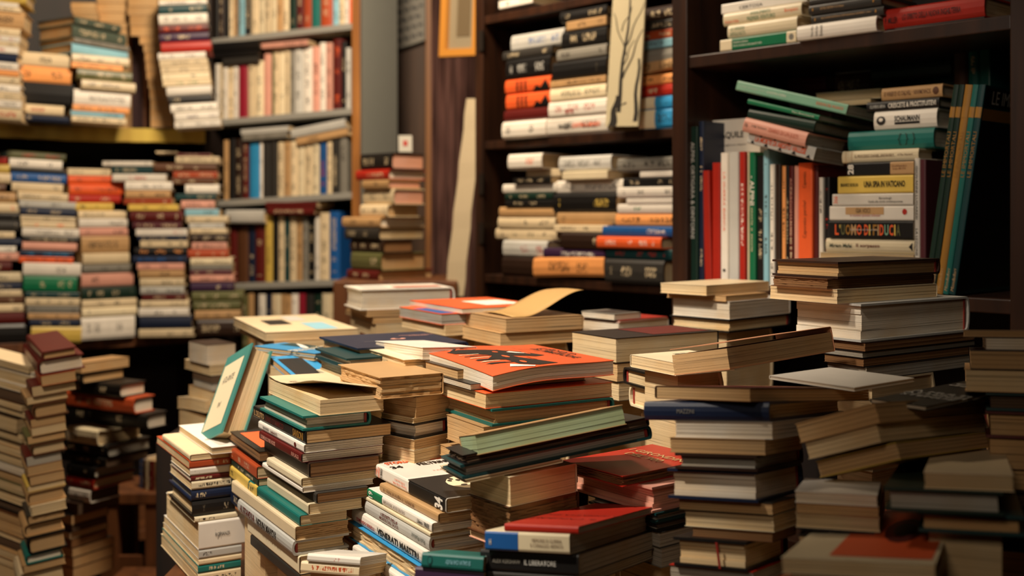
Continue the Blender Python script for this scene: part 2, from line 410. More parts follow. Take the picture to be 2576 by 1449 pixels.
def patch(bk, face, x0, x1, y0, y1, col, name='printed_panel', off=.0004, pts=None, n=10):
    """A printed area on the cover, following its curve. Fractions of the face."""
    W, L, T = bk.W, bk.L, bk.T; V, Fc = [], []
    m = plain('ink_' + col, PAL.get(col, (30, 25, 22)), .45)
    if pts:
        C = (sum(p[0] for p in pts) / len(pts), sum(p[1] for p in pts) / len(pts))
        P2 = []
        for i, p in enumerate(pts):
            q = pts[(i + 1) % len(pts)]
            for k in range(4): P2.append((p[0] + (q[0] - p[0]) * k / 4, p[1] + (q[1] - p[1]) * k / 4))
        rings = [0.0, .5, 1.0]; grid = []
        for rr in rings[1:]:
            for p in P2: grid.append((C[0] + (p[0] - C[0]) * rr, C[1] + (p[1] - C[1]) * rr))
        grid = [C] + grid; k = len(P2)
        for i in range(k):
            j = (i + 1) % k; Fc.append((0, 1 + i, 1 + j)); Fc.append((1 + i, 1 + k + i, 1 + k + j, 1 + j))
    else:
        grid = [(x0 + (x1 - x0) * i / n, y0 + (y1 - y0) * j / n) for j in range(n + 1) for i in range(n + 1)]
        Fc = [(j * (n + 1) + i, j * (n + 1) + i + 1, (j + 1) * (n + 1) + i + 1, (j + 1) * (n + 1) + i) for j in range(n) for i in range(n)]
    for (a, b_) in grid:
        if face == 'T':
            x, y = a * W, b_ * L; z = T + off
            if bk.wf: z += bk.wf(x, y)
            if bk.lift: z += bk.lift(x, y)
            V.append((x, y, z))
        elif face == 'S':
            z = b_ * T
            x = 0
            if bk.hard: zz = b_ * 2 - 1; bul = min(.006, T * .2); x = bul - bul * math.sqrt(max(0, 1 - zz * zz))
            else:
                r = min(.0025, T * .3)
                if z < r: x = r - math.sqrt(max(0, r * r - (r - z) ** 2))
                elif z > T - r: x = r - math.sqrt(max(0, r * r - (z - T + r) ** 2))
            V.append((x - off, (1 - a) * L, z))
    return link(name, V, Fc, m, bk.root)
LABELS = {}
def st(i, s, f0, f1, cy, hf, col, **k):
    bk = BOOKS[i]
    if k.get('turn'): text(bk, s, 'S', (f0 + f1) / 2, cy, hf * bk.T, (f1 - f0) * bk.L, col, **k)
    else: text(bk, s, 'S', (f0 + f1) / 2, cy, (f1 - f0) * bk.L, hf * bk.T, col, **k)
def sm(x): x = min(1, max(0, x)); return x * x * (3 - 2 * x)
WARPS = {
    'sag': lambda p, q: -.009 * max(0, 1 - (p * .8 + q * .9)) ** 2 + .002 * math.sin(5 * q),
    'wave': lambda p, q: .004 * math.sin(4 * q + 1) * q + .002 * math.sin(6 * p),
    'flip': lambda p, q: .010 * max(0, 1 - p) ** 2 * (1 - max(0, q - .2)) + .004 * math.sin(3.1 * p),
    'curlR': lambda p, q: .030 * max(0, (q - .35) / .65) ** 2,
    'openL': lambda p, q: .012 * max(0, 1 - q * 1.4) ** 2,
    'dip': lambda p, q: -.006 * math.sin(math.pi * q) * (1 - .5 * p),
    'lift': lambda p, q: .006 * (1 - p) ** 2,
    'corner': lambda p, q: .012 * max(0, 1 - (p + q) * 1.2) ** 2,
    'curlcov': lambda p, q: .010 * max(0, 1 - 1.1 * p) * (1 - q) + .012 * abs(math.cos(2.2 * p)) ** 2 * (1 - .4 * q),
    'cup': lambda p, q: .020 * max(0, 1 - 2.2 * q) ** 2 * 0 + .006,
    'roll': lambda p, q: .030 * max(0, 1 - p * 1.6) ** 1.5,
}

# ---------------------------------------------------------------- the room
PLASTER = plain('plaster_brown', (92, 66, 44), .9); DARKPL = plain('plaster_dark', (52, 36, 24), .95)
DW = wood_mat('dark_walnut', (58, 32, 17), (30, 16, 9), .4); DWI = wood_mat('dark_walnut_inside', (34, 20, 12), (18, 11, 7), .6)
OAK = wood_mat('honey_wood', (176, 118, 58), (128, 78, 34), .5); BW = wood_mat('brown_wood', (120, 72, 36), (78, 44, 22), .55)
def struct(name, b_, mat): return tag(box(name, b_, mat), kind='structure')
struct('floor', (-3.0, 2.6, -1.2, 4.6, -.08, 0), wood_mat('floor_boards', (70, 46, 30), (44, 28, 18), .6, (1, .1, 1)))
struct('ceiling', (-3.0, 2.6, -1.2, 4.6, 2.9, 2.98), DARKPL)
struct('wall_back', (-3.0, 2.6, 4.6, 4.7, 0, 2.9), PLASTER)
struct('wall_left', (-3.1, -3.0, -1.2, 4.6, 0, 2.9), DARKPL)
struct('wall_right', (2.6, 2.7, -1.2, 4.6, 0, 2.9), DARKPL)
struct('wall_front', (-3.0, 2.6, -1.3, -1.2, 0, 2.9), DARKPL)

def shelf_unit(name, label, case, xr, zs, depth, th, z0, z1, side, mats, t0=0, post=.02, sag=None):
    """Open bookcase: two side panels, back panel, shelves."""
    root = empty(name, case.M(0), label, 'bookcase'); L1 = case.t(xr)
    box('side_panel', (t0 - post, t0, 0, depth, z0, z1), mats[0], root, bevel=.002)
    box('side_panel', (L1, L1 + post, 0, depth, z0, z1), mats[3] if len(mats) > 3 else mats[0], root, bevel=.002)
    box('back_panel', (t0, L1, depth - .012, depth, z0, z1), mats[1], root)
    for z in zs:
        k = case.skew; V = [(t0, .004, z - th), (L1, .004, z - th + k * L1), (L1, depth - .012, z - th + k * L1), (t0, depth - .012, z - th), (t0, .004, z), (L1, .004, z + k * L1), (L1, depth - .012, z + k * L1), (t0, depth - .012, z)]
        o = link('shelf', V, BOXF, mats[2], root); m = o.modifiers.new('b', 'BEVEL'); m.width = .002; m.segments = 2
    return root, L1
RC = Case(1728, 2.035, 2560, 1.60); MC = Case(1215, 2.72, 1697, 2.28); LCs = Case(-120, 3.08, 525, 3.45); WC = Case(530, 3.55, 888, 3.4, .05)
ZR, ZRU, ZRT = 1.277, 1.69, 2.10
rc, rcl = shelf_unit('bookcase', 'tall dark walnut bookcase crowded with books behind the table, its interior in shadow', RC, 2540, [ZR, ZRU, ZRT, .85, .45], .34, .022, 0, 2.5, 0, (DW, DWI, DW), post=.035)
ZM, ZMU, ZMT = 1.254, 1.579, 1.885
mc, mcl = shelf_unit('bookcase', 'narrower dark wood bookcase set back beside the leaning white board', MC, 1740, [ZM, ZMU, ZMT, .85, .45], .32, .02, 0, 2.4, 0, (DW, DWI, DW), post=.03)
for z in (1.8, 1.45, 1.33):
    V, Fc = boxes([(-.012, .004, -.004, .0, z, z + .05)]); link('hinge', V, Fc, plain('old_iron', (50, 42, 36), .5, .6), mc)
ZL, ZLU = 1.035, 1.660
lc, lcl = shelf_unit('bookcase', 'long wooden bookcase with a yellow taped shelf edge, packed with stacked paperbacks', LCs, 515, [ZL, .45, 2.3], .34, .03, 0, 2.4, 0, (DWI, DWI, BW), t0=-.05)
# sagging upper shelf with yellow edging
def sag_board(name, root, x0, x1, y0, y1, ztop, th, mat, sagd, n=14, rnd=0):
    V, Fc = [], []
    for i in range(n + 1):
        f = i / n; x = x0 + (x1 - x0) * f; z = ztop - sagd * math.sin(math.pi * min(1, f)) ** 2 + R_.uniform(-rnd, rnd)
        V += [(x, y0, z - th), (x, y1, z - th), (x, y1, z), (x, y0, z)]
    for i in range(n):
        a = i * 4; b_ = a + 4
        Fc += [(a, a + 1, b_ + 1, b_), (a + 1, a + 2, b_ + 2, b_ + 1), (a + 2, a + 3, b_ + 3, b_ + 2), (a + 3, a, b_, b_ + 3)]
    Fc += [(0, 3, 2, 1), (n * 4, n * 4 + 1, n * 4 + 2, n * 4 + 3)]
    return link(name, V, Fc, mat, root)
def yellow_tape():
    m, n, l, b = nt('yellow_tape'); tc = n.new('ShaderNodeTexCoord'); mp = n.new('ShaderNodeMapping'); mp.inputs['Scale'].default_value = (14, 0, 0); l.new(tc.outputs['Object'], mp.inputs[0])
    w = n.new('ShaderNodeTexNoise'); w.inputs['Scale'].default_value = 1; w.inputs['Detail'].default_value = 1; l.new(mp.outputs[0], w.inputs[0]); r = ramp(n, .35, .6, (*lin((178, 148, 62)), 1), (*lin((214, 188, 86)), 1)); l.new(w.outputs[0], r.inputs[0])
    l.new(r.outputs[0], b.inputs['Base Color']); b.inputs['Roughness'].default_value = .4; return m
sag_board('shelf', lc, -.05, lcl, .03, .32, ZLU, .03, BW, .004)
sag_board('shelf_edging', lc, -.05, lcl - .0, -.004, .03, ZLU + .001, .04, yellow_tape(), .004, 40, .001)['label'] = 'yellow taped edging along the shelf'
GREY = plain('grey_laminate', (150, 148, 140), .45); GS = plain('grey_side', (172, 174, 164), .5)
wcs, wcl = shelf_unit('bookcase', 'pale grey laminate bookcase with a honey wood edge and upright books', WC, 888, [2.222, 1.962, 1.702, 1.444, 1.178, .915, .6], .30, .02, 0, 2.45, 0, (DWI, DWI, GREY, GS), post=.018)
box('edge_strip', (wcl - .002, wcl + .026, -.006, .0, 0, 2.45), OAK, wcs, bevel=.002)['label'] = 'honey coloured wooden edge strip'

# ---------------------------------------------------------------- things between the bookcases
def panel(name, label, cat, x0, x1, y0, y1, d, th, mat, lean=0, bevel=0, d2=None):
    A = px(x0, y1, d); B = px(x1, y1, d2 or d); H = px(x0, y0, d).z - A.z
    s_ = (B - A).normalized(); n_ = Vector((-s_.y, s_.x, 0)); M = frame(A, s_, n_, Vector((0, 0, 1)))
    r = empty(name, M, label, cat); return r, (B - A).length, H
r, w_, h_ = panel('wooden_door', 'old brown door with pale wooden frame behind the short book stack', 'door', 968, 1088, -60, 1190, 4.05, .04, BW)
box('door_leaf', (.0, w_, 0, .04, 0, h_), wood_mat('door_brown', (88, 58, 34), (62, 40, 22), .6), r)
for a_ in (0, w_ - .02): box('door_frame', (a_ - .004, a_ + .024, -.02, .0, 0, h_), OAK, r, bevel=.003)
r2, w2, h2 = panel('paper_notice', 'grey paper notice with lines of dark handwriting hung on the brown door', 'notice', 980, 1070, -40, 132, 4.02, .002, GREY)
V = [(0, 0, .0), (w2, 0, .045), (w2, 0, h2), (0, 0, h2), (0, -.002, 0), (w2, -.002, .045), (w2, -.002, h2), (0, -.002, h2)]
link('paper', V, [(0, 1, 2, 3), (7, 6, 5, 4), (0, 4, 5, 1), (1, 5, 6, 2), (2, 6, 7, 3), (3, 7, 4, 0)], plain('notice_paper', (150, 146, 136), .8), r2)
bs = []
for k in range(7):
    z = .03 + k * .034
    x = .012
    while x < w2 - .02:
        l_ = R_.uniform(.008, .026); bs.append((x, min(x + l_, w2 - .008), -.0032, -.002, z + .3 * x, z + .3 * x + .011)); x += l_ + .005
V, Fc = boxes(bs); link('handwriting', V, Fc, plain('marker_ink', (40, 38, 36)), r2)
# curtain
V, Fc = [], []; A = px(1086, 0, 3.95); B = px(1230, 0, 3.75)
nn = 40
for i in range(nn + 1):
    f = i / nn; P = A.lerp(B, f); off = .018 * math.sin(f * 38) + .008 * math.sin(f * 91)
    for z in (.02, 2.5): V.append((P.x, P.y + off, z))
for i in range(nn): Fc.append((2 * i, 2 * i + 2, 2 * i + 3, 2 * i + 1))
m, n, l, b = nt('printed_curtain'); tx = n.new('ShaderNodeTexNoise'); tx.inputs['Scale'].default_value = 9; r_ = ramp(n, .4, .62, (*lin((58, 30, 24)), 1), (*lin((108, 74, 66)), 1)); l.new(tx.outputs[0], r_.inputs[0]); l.new(r_.outputs[0], b.inputs['Base Color']); b.inputs['Roughness'].default_value = .9
c_ = link('curtain', V, Fc, m, smooth=True); tag(c_, 'dark reddish mottled cloth curtain hanging between door and dark bookcase', 'curtain'); sd = c_.modifiers.new('s', 'SOLIDIFY'); sd.thickness = .003
# gilt picture frame
r3, w3, h3 = panel('picture_frame', 'gilt picture frame with pale glazed picture hung high above the leaning board', 'picture', 1118, 1215, -160, 146, 3.35, .03, OAK, d2=3.28)
GILT = plain('gilt_wood', (206, 140, 58), .35)
V, Fc = boxes([(0, .022, -.03, 0, 0, h3), (w3 - .022, w3, -.03, 0, 0, h3), (.022, w3 - .022, -.03, 0, 0, .022), (.022, w3 - .022, -.03, 0, h3 - .022, h3)]); link('frame', V, Fc, GILT, r3)
box('mount', (.022, w3 - .022, -.012, -.004, .022, h3 - .022), plain('mount_card', (150, 138, 112), .5), r3)
box('picture', (.05, w3 - .04, -.014, -.012, .06, h3 - .05), plain('dull_print', (112, 96, 70), .5), r3)
# leaning pale board
m_ = plain('raw_canvas_board', (180, 164, 134), .9)
a1, a2 = px(1118, 745, 2.9), px(1166, 745, 2.86); b1, b2 = px(1174, 248, 3.02), px(1214, 248, 2.98)
V, Fc = [], []
for i in range(13):
    f = i / 12
    for (p, q) in ((a1, b1), (a2, b2)):
        P = p.lerp(q, f); w = .0015 * math.sin(i * 2.1)
        V += [(P.x + w, P.y, P.z), (P.x + w, P.y + .02, P.z)]
for i in range(12):
    a = 4 * i; c = a + 4
    Fc += [(a, a + 2, c + 2, c), (a + 1, c + 1, c + 3, a + 3), (a, c, c + 1, a + 1), (a + 2, a + 3, c + 3, c + 2)]
Fc += [(0, 1, 3, 2), (48, 50, 51, 49)]
tag(link('leaning_board', V, Fc, m_), 'tall narrow cream board leaning against the side of the dark bookcase', 'board')
# low cabinet that carries the short stack
tag(box('low_cabinet', (-.46, -.14, 2.86, 3.2, 0, 1.229), BW, bevel=.004), 'low brown cabinet half hidden behind the book pile', 'cabinet')
# main table
P5 = [(-.50, .62), (.98, .62), (.98, 1.12), (.25, 1.93), (-.50, 2.2)]
tb = empty('display_table', Matrix.Translation((0, 1.3, 0)), 'wooden table buried under the heap of used books', 'table')
V = [(x, y - 1.3, z) for z in (.84, .88) for x, y in P5]; link('tabletop', V, [(4, 3, 2, 1, 0), (5, 6, 7, 8, 9)] + [(i, (i + 1) % 5, (i + 1) % 5 + 5, i + 5) for i in range(5)], BW, tb)
for x, y in ((-.46, .68), (.92, .68), (.92, 1.08), (.2, 1.85), (-.46, 2.1)): box('leg', (x - .025, x + .025, y - 1.325, y - 1.275, 0, .84), BW, tb)
# stool and low bench in the lower corner
stl = empty('wooden_stool', Matrix.Translation(px(350, 1235, 2.75)), 'dark wooden stool standing behind the floor stacks', 'stool')
zt = px(350, 1235, 2.75).z
box('seat', (-.09, .12, -.02, .16, -.03, 0), BW, stl, bevel=.004)
for x, y in ((-.07, .0), (.04, .0), (.10, .13), (-.07, .13)): box('leg', (x - .02, x + .02, y - .015, y + .02, -zt, -.03), BW, stl)
box('rail', (-.07, .10, -.005, .01, -.2, -.16), BW, stl)
tag(box('low_bench', (-1.25, -.78, 1.9, 2.42, 0, .600), BW, bevel=.004), 'low brown bench under the tall floor stacks', 'bench')
tag(box('wooden_crate', (-.95, -.60, 2.45, 2.72, 0, .540), BW, bevel=.004), 'brown wooden crate under the stack of black hardbacks', 'crate')
tag(box('side_table', (-.66, -.52, 2.06, 2.4, 0, .98), DWI, bevel=.004), 'small brown side table half hidden behind the leaning teal book', 'table')

# ---------------------------------------------------------------- books: bookcase with the yellow shelf edge, upper shelf
LABELS.update({})
stack('far-left tower on the yellow-edged shelf', 3.0, 76, '''
-35 - -95 66 pHS yellow
-5 - -95 46 pHS white
6 - -95 52 pHS cream
18 - -95 60 pHS tan
60 - -95 50 pHS cream
80 - -95 50 pHS white ink=red
95 - -95 47 pHS cream
107 - -95 46 pHS white ink=red
124 - -95 43 hHS navy
147 - -95 45 pHS white
168 - -95 47 pHS lightorange ink=red
182 - -95 49 pHS cream
204 - -95 50 pHS white
224 - -95 52 pHS cream
243 - -95 54 pHS white
262 - -95 54 pHS cream ink=red''', 284, base=ZLU + .0022, kv=-.06)
stack('stack with thick black book, yellow-edged shelf', 3.1, 74, '''
128 - 51 175 pHS cream
163 - 47 178 pHS lightorange
203 - 53 183 hHS black ps
260 - 58 160 pHS cream ink=red
286 - 57 176 hHS navy''', 306, base=ZLU + .0022, kv=-.05)
stack('stack topped by grey-green books on the yellow-edged shelf', 3.12, 60, '''
40 92 188 305 hHS sage t al=33
60 96 182 318 hHS sage t al=33
93 100 186 325 pHS grey t al=36
106 100 181 322 pHS lightblue t ps al=36
133 - 181 325 pHS cream
156 - 180 309 pHS lightorange
169 176 194 332 pHS olive
198 176 205 341 pHS cream
223 - 185 328 pHS white
262 - 183 325 pHS lightorange
277 - 178 312 pHS lightblue
290 - 180 318 pHS cream''', 322, base=ZLU + .0022, kv=-.03)
for nm, xs, d, rows in (
    ('first small stack high behind, yellow-edged shelf', 0, 3.34, ((178, 240, 6), (180, 243, 24), (184, 246, 34), (186, 246, 50), (182, 244, 90), (182, 244, 150), (182, 244, 220))),
    ('second small stack high behind, yellow-edged shelf', 0, 3.38, ((243, 316, -8), (246, 318, 8), (248, 318, 32), (252, 320, 56), (254, 320, 72), (250, 320, 130), (250, 320, 210))),
    ('third stack beside the dark frame on the yellow-edged shelf', 0, 3.36, ((322, 396, -14), (320, 397, 17), (326, 398, 40), (328, 398, 66), (352, 402, 92), (362, 412, 112), (366, 416, 132), (370, 418, 154), (372, 420, 178), (376, 424, 200), (380, 428, 222), (384, 430, 248), (386, 430, 272), (386, 430, 298)))):
    cols = ['tan', 'darkgreen', 'cream', 'brown', 'tan', 'grey', 'tan', 'darkgrey', 'cream', 'brown', 'tan', 'grey', 'tan', 'cream']
    stack(nm, d, -6, '\n'.join(f'{y} {a} {b} - pFH {cols[(i * 3) % 14]} t ps' for i, (a, b, y) in enumerate(rows)), 335, base=ZLU + .0022)
stack('cream stack at the end of the yellow-edged shelf', 3.28, -12, '''
-22 400 520 - pSH cream
-2 400 521 - pSH white
9 400 521 - hSH darkteal
31 400 523 - pSH white
58 401 524 - hSH maroon ink=orange
79 402 526 - pSH purple
101 406 532 - hSH red ps
128 398 518 - pSH white
146 402 523 - pSH cream
163 405 526 - pSH cream
180 408 528 - pSH ivory
197 410 531 - pSH cream ink=green
212 420 533 - pSH white ps
237 424 533 - hSH black
256 430 548 - pSH white
278 440 552 - pSH white ink=purple
300 440 556 - pSH white''', 334, ku=-.08, base=ZLU + .0022)
# dark framed thing leaning behind the stacks
fo, fw_, fh_ = panel('dark_frame', 'dark purple frame standing between the stacks on the yellow-edged shelf', 'frame', 322, 362, 92, 322, 3.44, .02, DWI)
box('panel', (0, fw_, 0, .02, 0, fh_), plain('dark_purple_cloth', (44, 22, 28), .7), fo); box('border', (fw_, fw_ + .012, -.006, .02, 0, fh_), plain('dull_pink_wood', (120, 84, 66), .6), fo)
# lower shelf
stack('far-left stack on the lower wooden shelf', 3.1, 60, '''
377 - -85 18 pHS darkgreen
391 - -85 18 pHS red
409 - -85 24 pHS yellow
432 - -85 27 pHS cream
459 - -85 14 pHS brown
481 - -85 40 pHS tan
508 - -85 49 pHS cream ink=orange
535 - -85 50 pHS black
551 - -85 53 pHS darkgrey
582 - -85 37 pHS cream
598 - -85 54 pHS navy
619 - -85 40 pHS white
635 - -85 50 pHS pink
657 - -85 29 hHS maroon
686 - -85 55 pHS ivory
712 - -85 56 pHS navy
731 - -85 58 pHS cream
747 - -85 60 pHS brown
767 - -85 65 pHS cream
789 - -85 71 hHS maroon ps
819 - -85 70 hHS black ps''', 866, base=ZL + .0003, kv=-.02)
stack('stack with the blue spine on the lower wooden shelf', 3.16, 66, '''
378 - 17 165 pHS olive ink=red
397 - 23 156 pHS white
421 - 26 165 pHS black ps
431 - 27 166 hHS blue
457 - 29 158 pHS cream
481 - 44 171 pHS cream
503 - 48 191 pHS palegrey
520 - 51 191 hHS navy
541 - 51 190 pHS cream
556 - 53 190 pHS cream ink=orange
571 - 55 199 pHS white
595 - 60 197 pHS black
606 - 56 193 pHS pink ps
629 - 50 184 pHS navy ink=sky
644 - 48 184 pHS orange
660 - 57 203 pHS white
694 - 58 193 pHS green
734 - 64 200 pHS darkteal
748 - 64 200 pHS cream
770 - 67 200 pHS grey
788 - 70 200 pHS tan
803 - 74 200 hHS navy
822 - 77 204 pHS yellow''', 862, base=ZL + .0003, kv=-.045)
stack('bright orange spined stack, lower wooden shelf', 3.22, 52, '''
423 - 171 281 pHS cream
441 - 172 315 pHS orange
462 - 175 312 pHS orange
490 - 174 304 pHS red
510 - 190 285 pHS yellow
530 - 197 319 pHS cream
550 - 199 322 pHS white
574 - 201 322 pHS pink
595 - 205 325 pHS tan
638 - 209 326 pHS cream ink=darkteal
667 - 209 334 pHS grey
688 - 205 336 pHS pink
724 - 205 345 hHS darkgreen
756 - 207 345 pHS cream
776 - 207 345 pHS ivory
800 - 205 340 pHS white''', 852, base=ZL + .0003)
stack('stack with the maroon spines on the lower wooden shelf', 3.3, -8, '''
406 258 383 - pSH white
418 281 384 - pSH darkteal
438 283 418 - pSH white ink=red
458 315 433 - pSH white
480 315 429 - pSH tan
500 311 433 - pSH rust
514 323 448 - pSH yellow
530 327 460 - hSH maroon
558 334 456 - hSH plum
576 342 471 - pSH white ink=red
593 346 471 - pSH navy
605 353 471 - pSH cream
622 338 471 - pSH black ink=lightorange
643 334 471 - hSH navy ink=blue
662 345 463 - pSH pink
678 349 463 - pSH tan
700 352 463 - pSH cream
721 353 463 - pSH palegrey
741 357 467 - pSH maroon
755 353 475 - pSH cream
774 349 475 - pSH white
797 351 482 - hSH navy ps
827 349 486 - pSH cream''', 843, base=ZL + .0003)
stack('stack touching the grey bookcase, lower wooden shelf', 3.34, -10, '''
381 392 446 - pSH cream
386 446 530 - pSH maroon
394 442 551 - pSH cream
411 388 544 - pSH brown
432 436 547 - pSH rust
448 430 540 - pSH brown
464 466 551 - pSH white
488 442 544 - pSH darkteal
503 456 540 - pSH pink
526 466 551 - pSH lightblue
543 469 574 - pSH cream
562 476 564 - pSH palegrey
575 479 571 - pSH cream
588 479 574 - pSH darkbrown
610 483 571 - pSH pink
627 473 574 - pSH rust
649 479 584 - pSH ivory
667 479 584 - pSH grey
679 479 584 - pSH plum
691 479 588 - pSH pink
710 480 588 - pSH purple
733 483 612 - pSH olive
756 486 605 - pSH olive
780 490 605 - pSH tan
804 496 612 - hSH darkbrown''', 840, base=ZL + .0003)
# ---------------------------------------------------------------- floor stacks, lower left corner
stack('near stack at the lower left edge', 2.12, 30, '''
922 -95 72 - pFH cream c
939 -95 85 - pFH white w
950 -95 79 - pFH cream c
974 -95 68 - pFH white c
992 -95 62 - pFH black k ps
1018 -95 54 - pFH brown c
1036 -95 64 - pFH black c
1054 -95 40 - pFH darkbrown c
1091 -95 54 - pFH darkgreen c
1116 -95 73 - pFH cream c
1136 -95 66 - pFH tan c
1157 -95 58 - pFH black c
1178 -95 60 - pFH brown w
1201 -95 68 - pFH black t
1225 -95 62 - pFH olive c
1250 -95 77 - pFH cream c
1281 -95 76 - hFH black k ps
1306 -95 58 - pFH brown t
1326 -95 58 - pFH tan t
1355 -95 68 - pFH cream c
1373 -95 67 - pFH black k ps
1395 -95 43 - pFH tan c
1415 -95 50 - pFH black c
1438 -95 50 - pFH tan c''', 1500, ku=.10, db=.065)
stack('cream-paged floor stack beside the lower left edge', 1.98, 62, '''
886 -15 105 186 hSH maroon t ps
908 0 96 215 pSH maroon w ps
946 - 103 190 pSH rust t
973 - 80 193 pSH maroon c
1000 - 66 172 pSH tan c
1020 - 83 163 pSH brown t
1056 - 76 160 pSH maroon t
1078 - 78 168 pSH tan c
1099 - 68 166 pSH olive t
1120 - 78 167 pSH brown c
1150 - 66 156 pSH maroon y
1176 - 68 160 pSH tan t
1200 - 74 158 pSH brown t
1224 - 68 166 pSH yellow c
1240 - 68 168 pSH tan t
1275 - 78 168 pSH cream c
1299 - 70 166 pSH darkgrey t rag=4
1321 - 60 163 pSH tan t
1354 - 70 170 pSH black t
1398 - 64 160 hSH teal w
1423 - 58 166 pSH tan t
1444 - 50 170 pSH cream c''', 1512, kv=.12, da=.11)
stack('floor stack of black hardbacks', 2.42, 30, '''
914 185 205 325 pHF tan t
939 190 206 315 pSH black t
968 170 300 368 hSH black w
1002 165 335 368 pSH rust w
1043 166 368 406 hSH black w
1082 166 244 356 pSH ivory c wp=dip
1122 158 270 380 hSH black y
1154 155 266 372 pSH darkgrey k
1177 166 236 342 hSH black w
1206 166 234 340 pSH red c
1234 172 225 305 pSH white k
1268 172 196 300 pFH darkbrown k
1297 172 180 273 pFH black t
1322 172 182 270 pFH darkbrown k
1340 172 176 271 pFH black c
1358 175 180 270 pFH brown b
1380 178 182 287 pFH black t
1404 180 184 287 pFH black t
1430 180 184 285 pFH brown t''', 1466)
upright(Case(345, 2.78, 412, 2.72), 'on the stool behind the floor stacks', px(350, 1235, 2.75).z, 0, '''
348 358 1152 blue; 358 367 1156 brown; 367 374 1154 cream; 375 384 1158 maroon; 385 393 1160 tan; 393 402 1158 maroon''', depth=.11)
stack('small stack behind the leaning teal book', 2.12, 52, '''
868 474 520 588 pFH darkbrown w
920 464 528 586 pFH cream c
945 484 532 590 pFH grey k
966 486 534 590 pFH darkgrey y
985 474 530 588 pFH tan c
1022 446 515 590 pFH cream c wp=flip
1052 450 520 590 pFH tan c
1100 450 520 590 pFH tan c''', 1160)
# ---------------------------------------------------------------- grey bookcase
def wrow(where, z, s_, **k): upright(WC, where, z, .012, s_, depth=.13, **k)
def useq(u0, sc, seq, off=0):
    out = []
    for i in range(len(seq) - 1):
        out.append(f'{u0 + seq[i][0] / sc:.1f} {u0 + seq[i + 1][0] / sc:.1f} {off + seq[i][1] / sc:.1f} {seq[i][2]}')
    return '; '.join(out)
wrow('on the first grey shelf', 1.962, useq(0, 2.862, [(1530, -240, 'black ps'), (1570, -220, 'darkbrown'), (1610, -230, 'black ps'), (1650, -210, 'cream'), (1680, -210, 'tan'), (1700, -240, 'grey'), (1725, -240, 'lightblue'), (1760, -240, 'black'), (1800, -200, 'cream'), (1860, -210, 'ivory'), (1905, -210, 'cream'), (1950, -210, 'ivory'), (1990, -210, 'tan'), (2030, -210, 'cream'), (2075, -230, 'darkgreen'), (2130, -240, 'maroon'), (2180, -240, 'rust'), (2240, -230, 'teal ps'), (2305, -230, 'rust'), (2390, -230, 'lightblue'), (2440, -220, 'cream'), (2480, -220, 'white'), (2515, -230, 'orange'), (2535, 0, '')]))
wrow('on the second grey shelf', 1.702, useq(0, 2.862, [(1548, 462, 'white'), (1580, 460, 'cream'), (1610, 460, 'white'), (1640, 455, 'cream'), (1680, 455, 'white'), (1715, 443, 'crimson ps'), (1782, 440, 'cream'), (1835, 440, 'ivory'), (1893, 385, 'pink ps'), (1952, 360, 'olive'), (1965, 358, 'cream'), (2005, 355, 'ivory'), (2050, 352, 'cream'), (2088, 350, 'grey'), (2115, 346, 'palegrey'), (2180, 343, 'white'), (2245, 336, 'pink'), (2300, 308, 'white'), (2345, 308, 'pink'), (2393, 282, 'maroon ink=orange'), (2460, 300, 'black'), (2492, 345, 'palegrey'), (2525, 0, '')]))
wrow('on the third grey shelf', 1.444, useq(0, 2.862, [(1610, 1010, 'tan'), (1645, 1000, 'black ps'), (1690, 1000, 'darkbrown'), (1745, 1000, 'maroon'), (1787, 992, 'sky ps'), (1868, 990, 'white'), (1888, 995, 'darkgrey ps'), (1940, 995, 'darkgrey ps'), (1992, 1020, 'cream'), (2040, 1020, 'tan'), (2090, 1018, 'cream'), (2140, 1018, 'ivory'), (2190, 1010, 'cream'), (2245, 1005, 'ivory'), (2295, 1000, 'blue ink=red'), (2348, 1000, 'cream'), (2390, 985, 'darkgrey'), (2440, 985, 'grey'), (2500, 0, '')]))
wrow('on the fourth grey shelf', 1.178, useq(0, 2.634, [(1515, 1490, 'maroon ps'), (1565, 1500, 'brown ps'), (1640, 1490, 'navy'), (1690, 1490, 'maroon'), (1755, 1425, 'yellow'), (1806, 1425, 'black ps'), (1842, 1430, 'cream'), (1885, 1430, 'darkteal'), (1915, 1432, 'cream'), (1960, 1430, 'tan'), (2000, 1430, 'grey'), (2040, 1420, 'black'), (2085, 1440, 'white'), (2115, 1410, 'cream'), (2180, 1400, 'blue'), (2250, 0, '')]))
wrow('on the fifth grey shelf', .915, useq(0, 2.634, [(1600, 1950, 'olive'), (1640, 1945, 'tan'), (1680, 1950, 'darkbrown'), (1712, 1950, 'white'), (1757, 1950, 'navy'), (1795, 1950, 'cream'), (1830, 1950, 'ivory'), (1862, 1950, 'tan'), (1895, 1955, 'tan'), (1930, 1948, 'white'), (1975, 1945, 'crimson ps'), (2020, 1950, 'darkgrey ps'), (2075, 1950, 'darkgreen'), (2130, 1945, 'ivory'), (2190, 1945, 'cream'), (2240, 1940, 'red'), (2280, 0, '')]))
stack('flat books above the second grey row', 3.50, 17, '''
96 527 652 - hSH black k ps
124 533 650 - hSH black k ps
140 560 650 - pSH darkgrey k ps''', 158, kv=.03, ku=-.03, da=.15)
stack('thin books above the second grey row', 3.44, 17, '''
99 658 775 - pSH pink''', 113, ku=-.03)
stack('flat books above the third grey row', 3.47, 17, '''
316 606 726 - pSH palegrey ps
330 610 722 - pSH grey''', 347, ku=-.05)
stack('grey books lying at a slant on the third grey shelf', 3.41, 17, '''
297 732 870 - pSH palegrey ps
322 745 876 - pSH tan''', 341, ku=-.16)
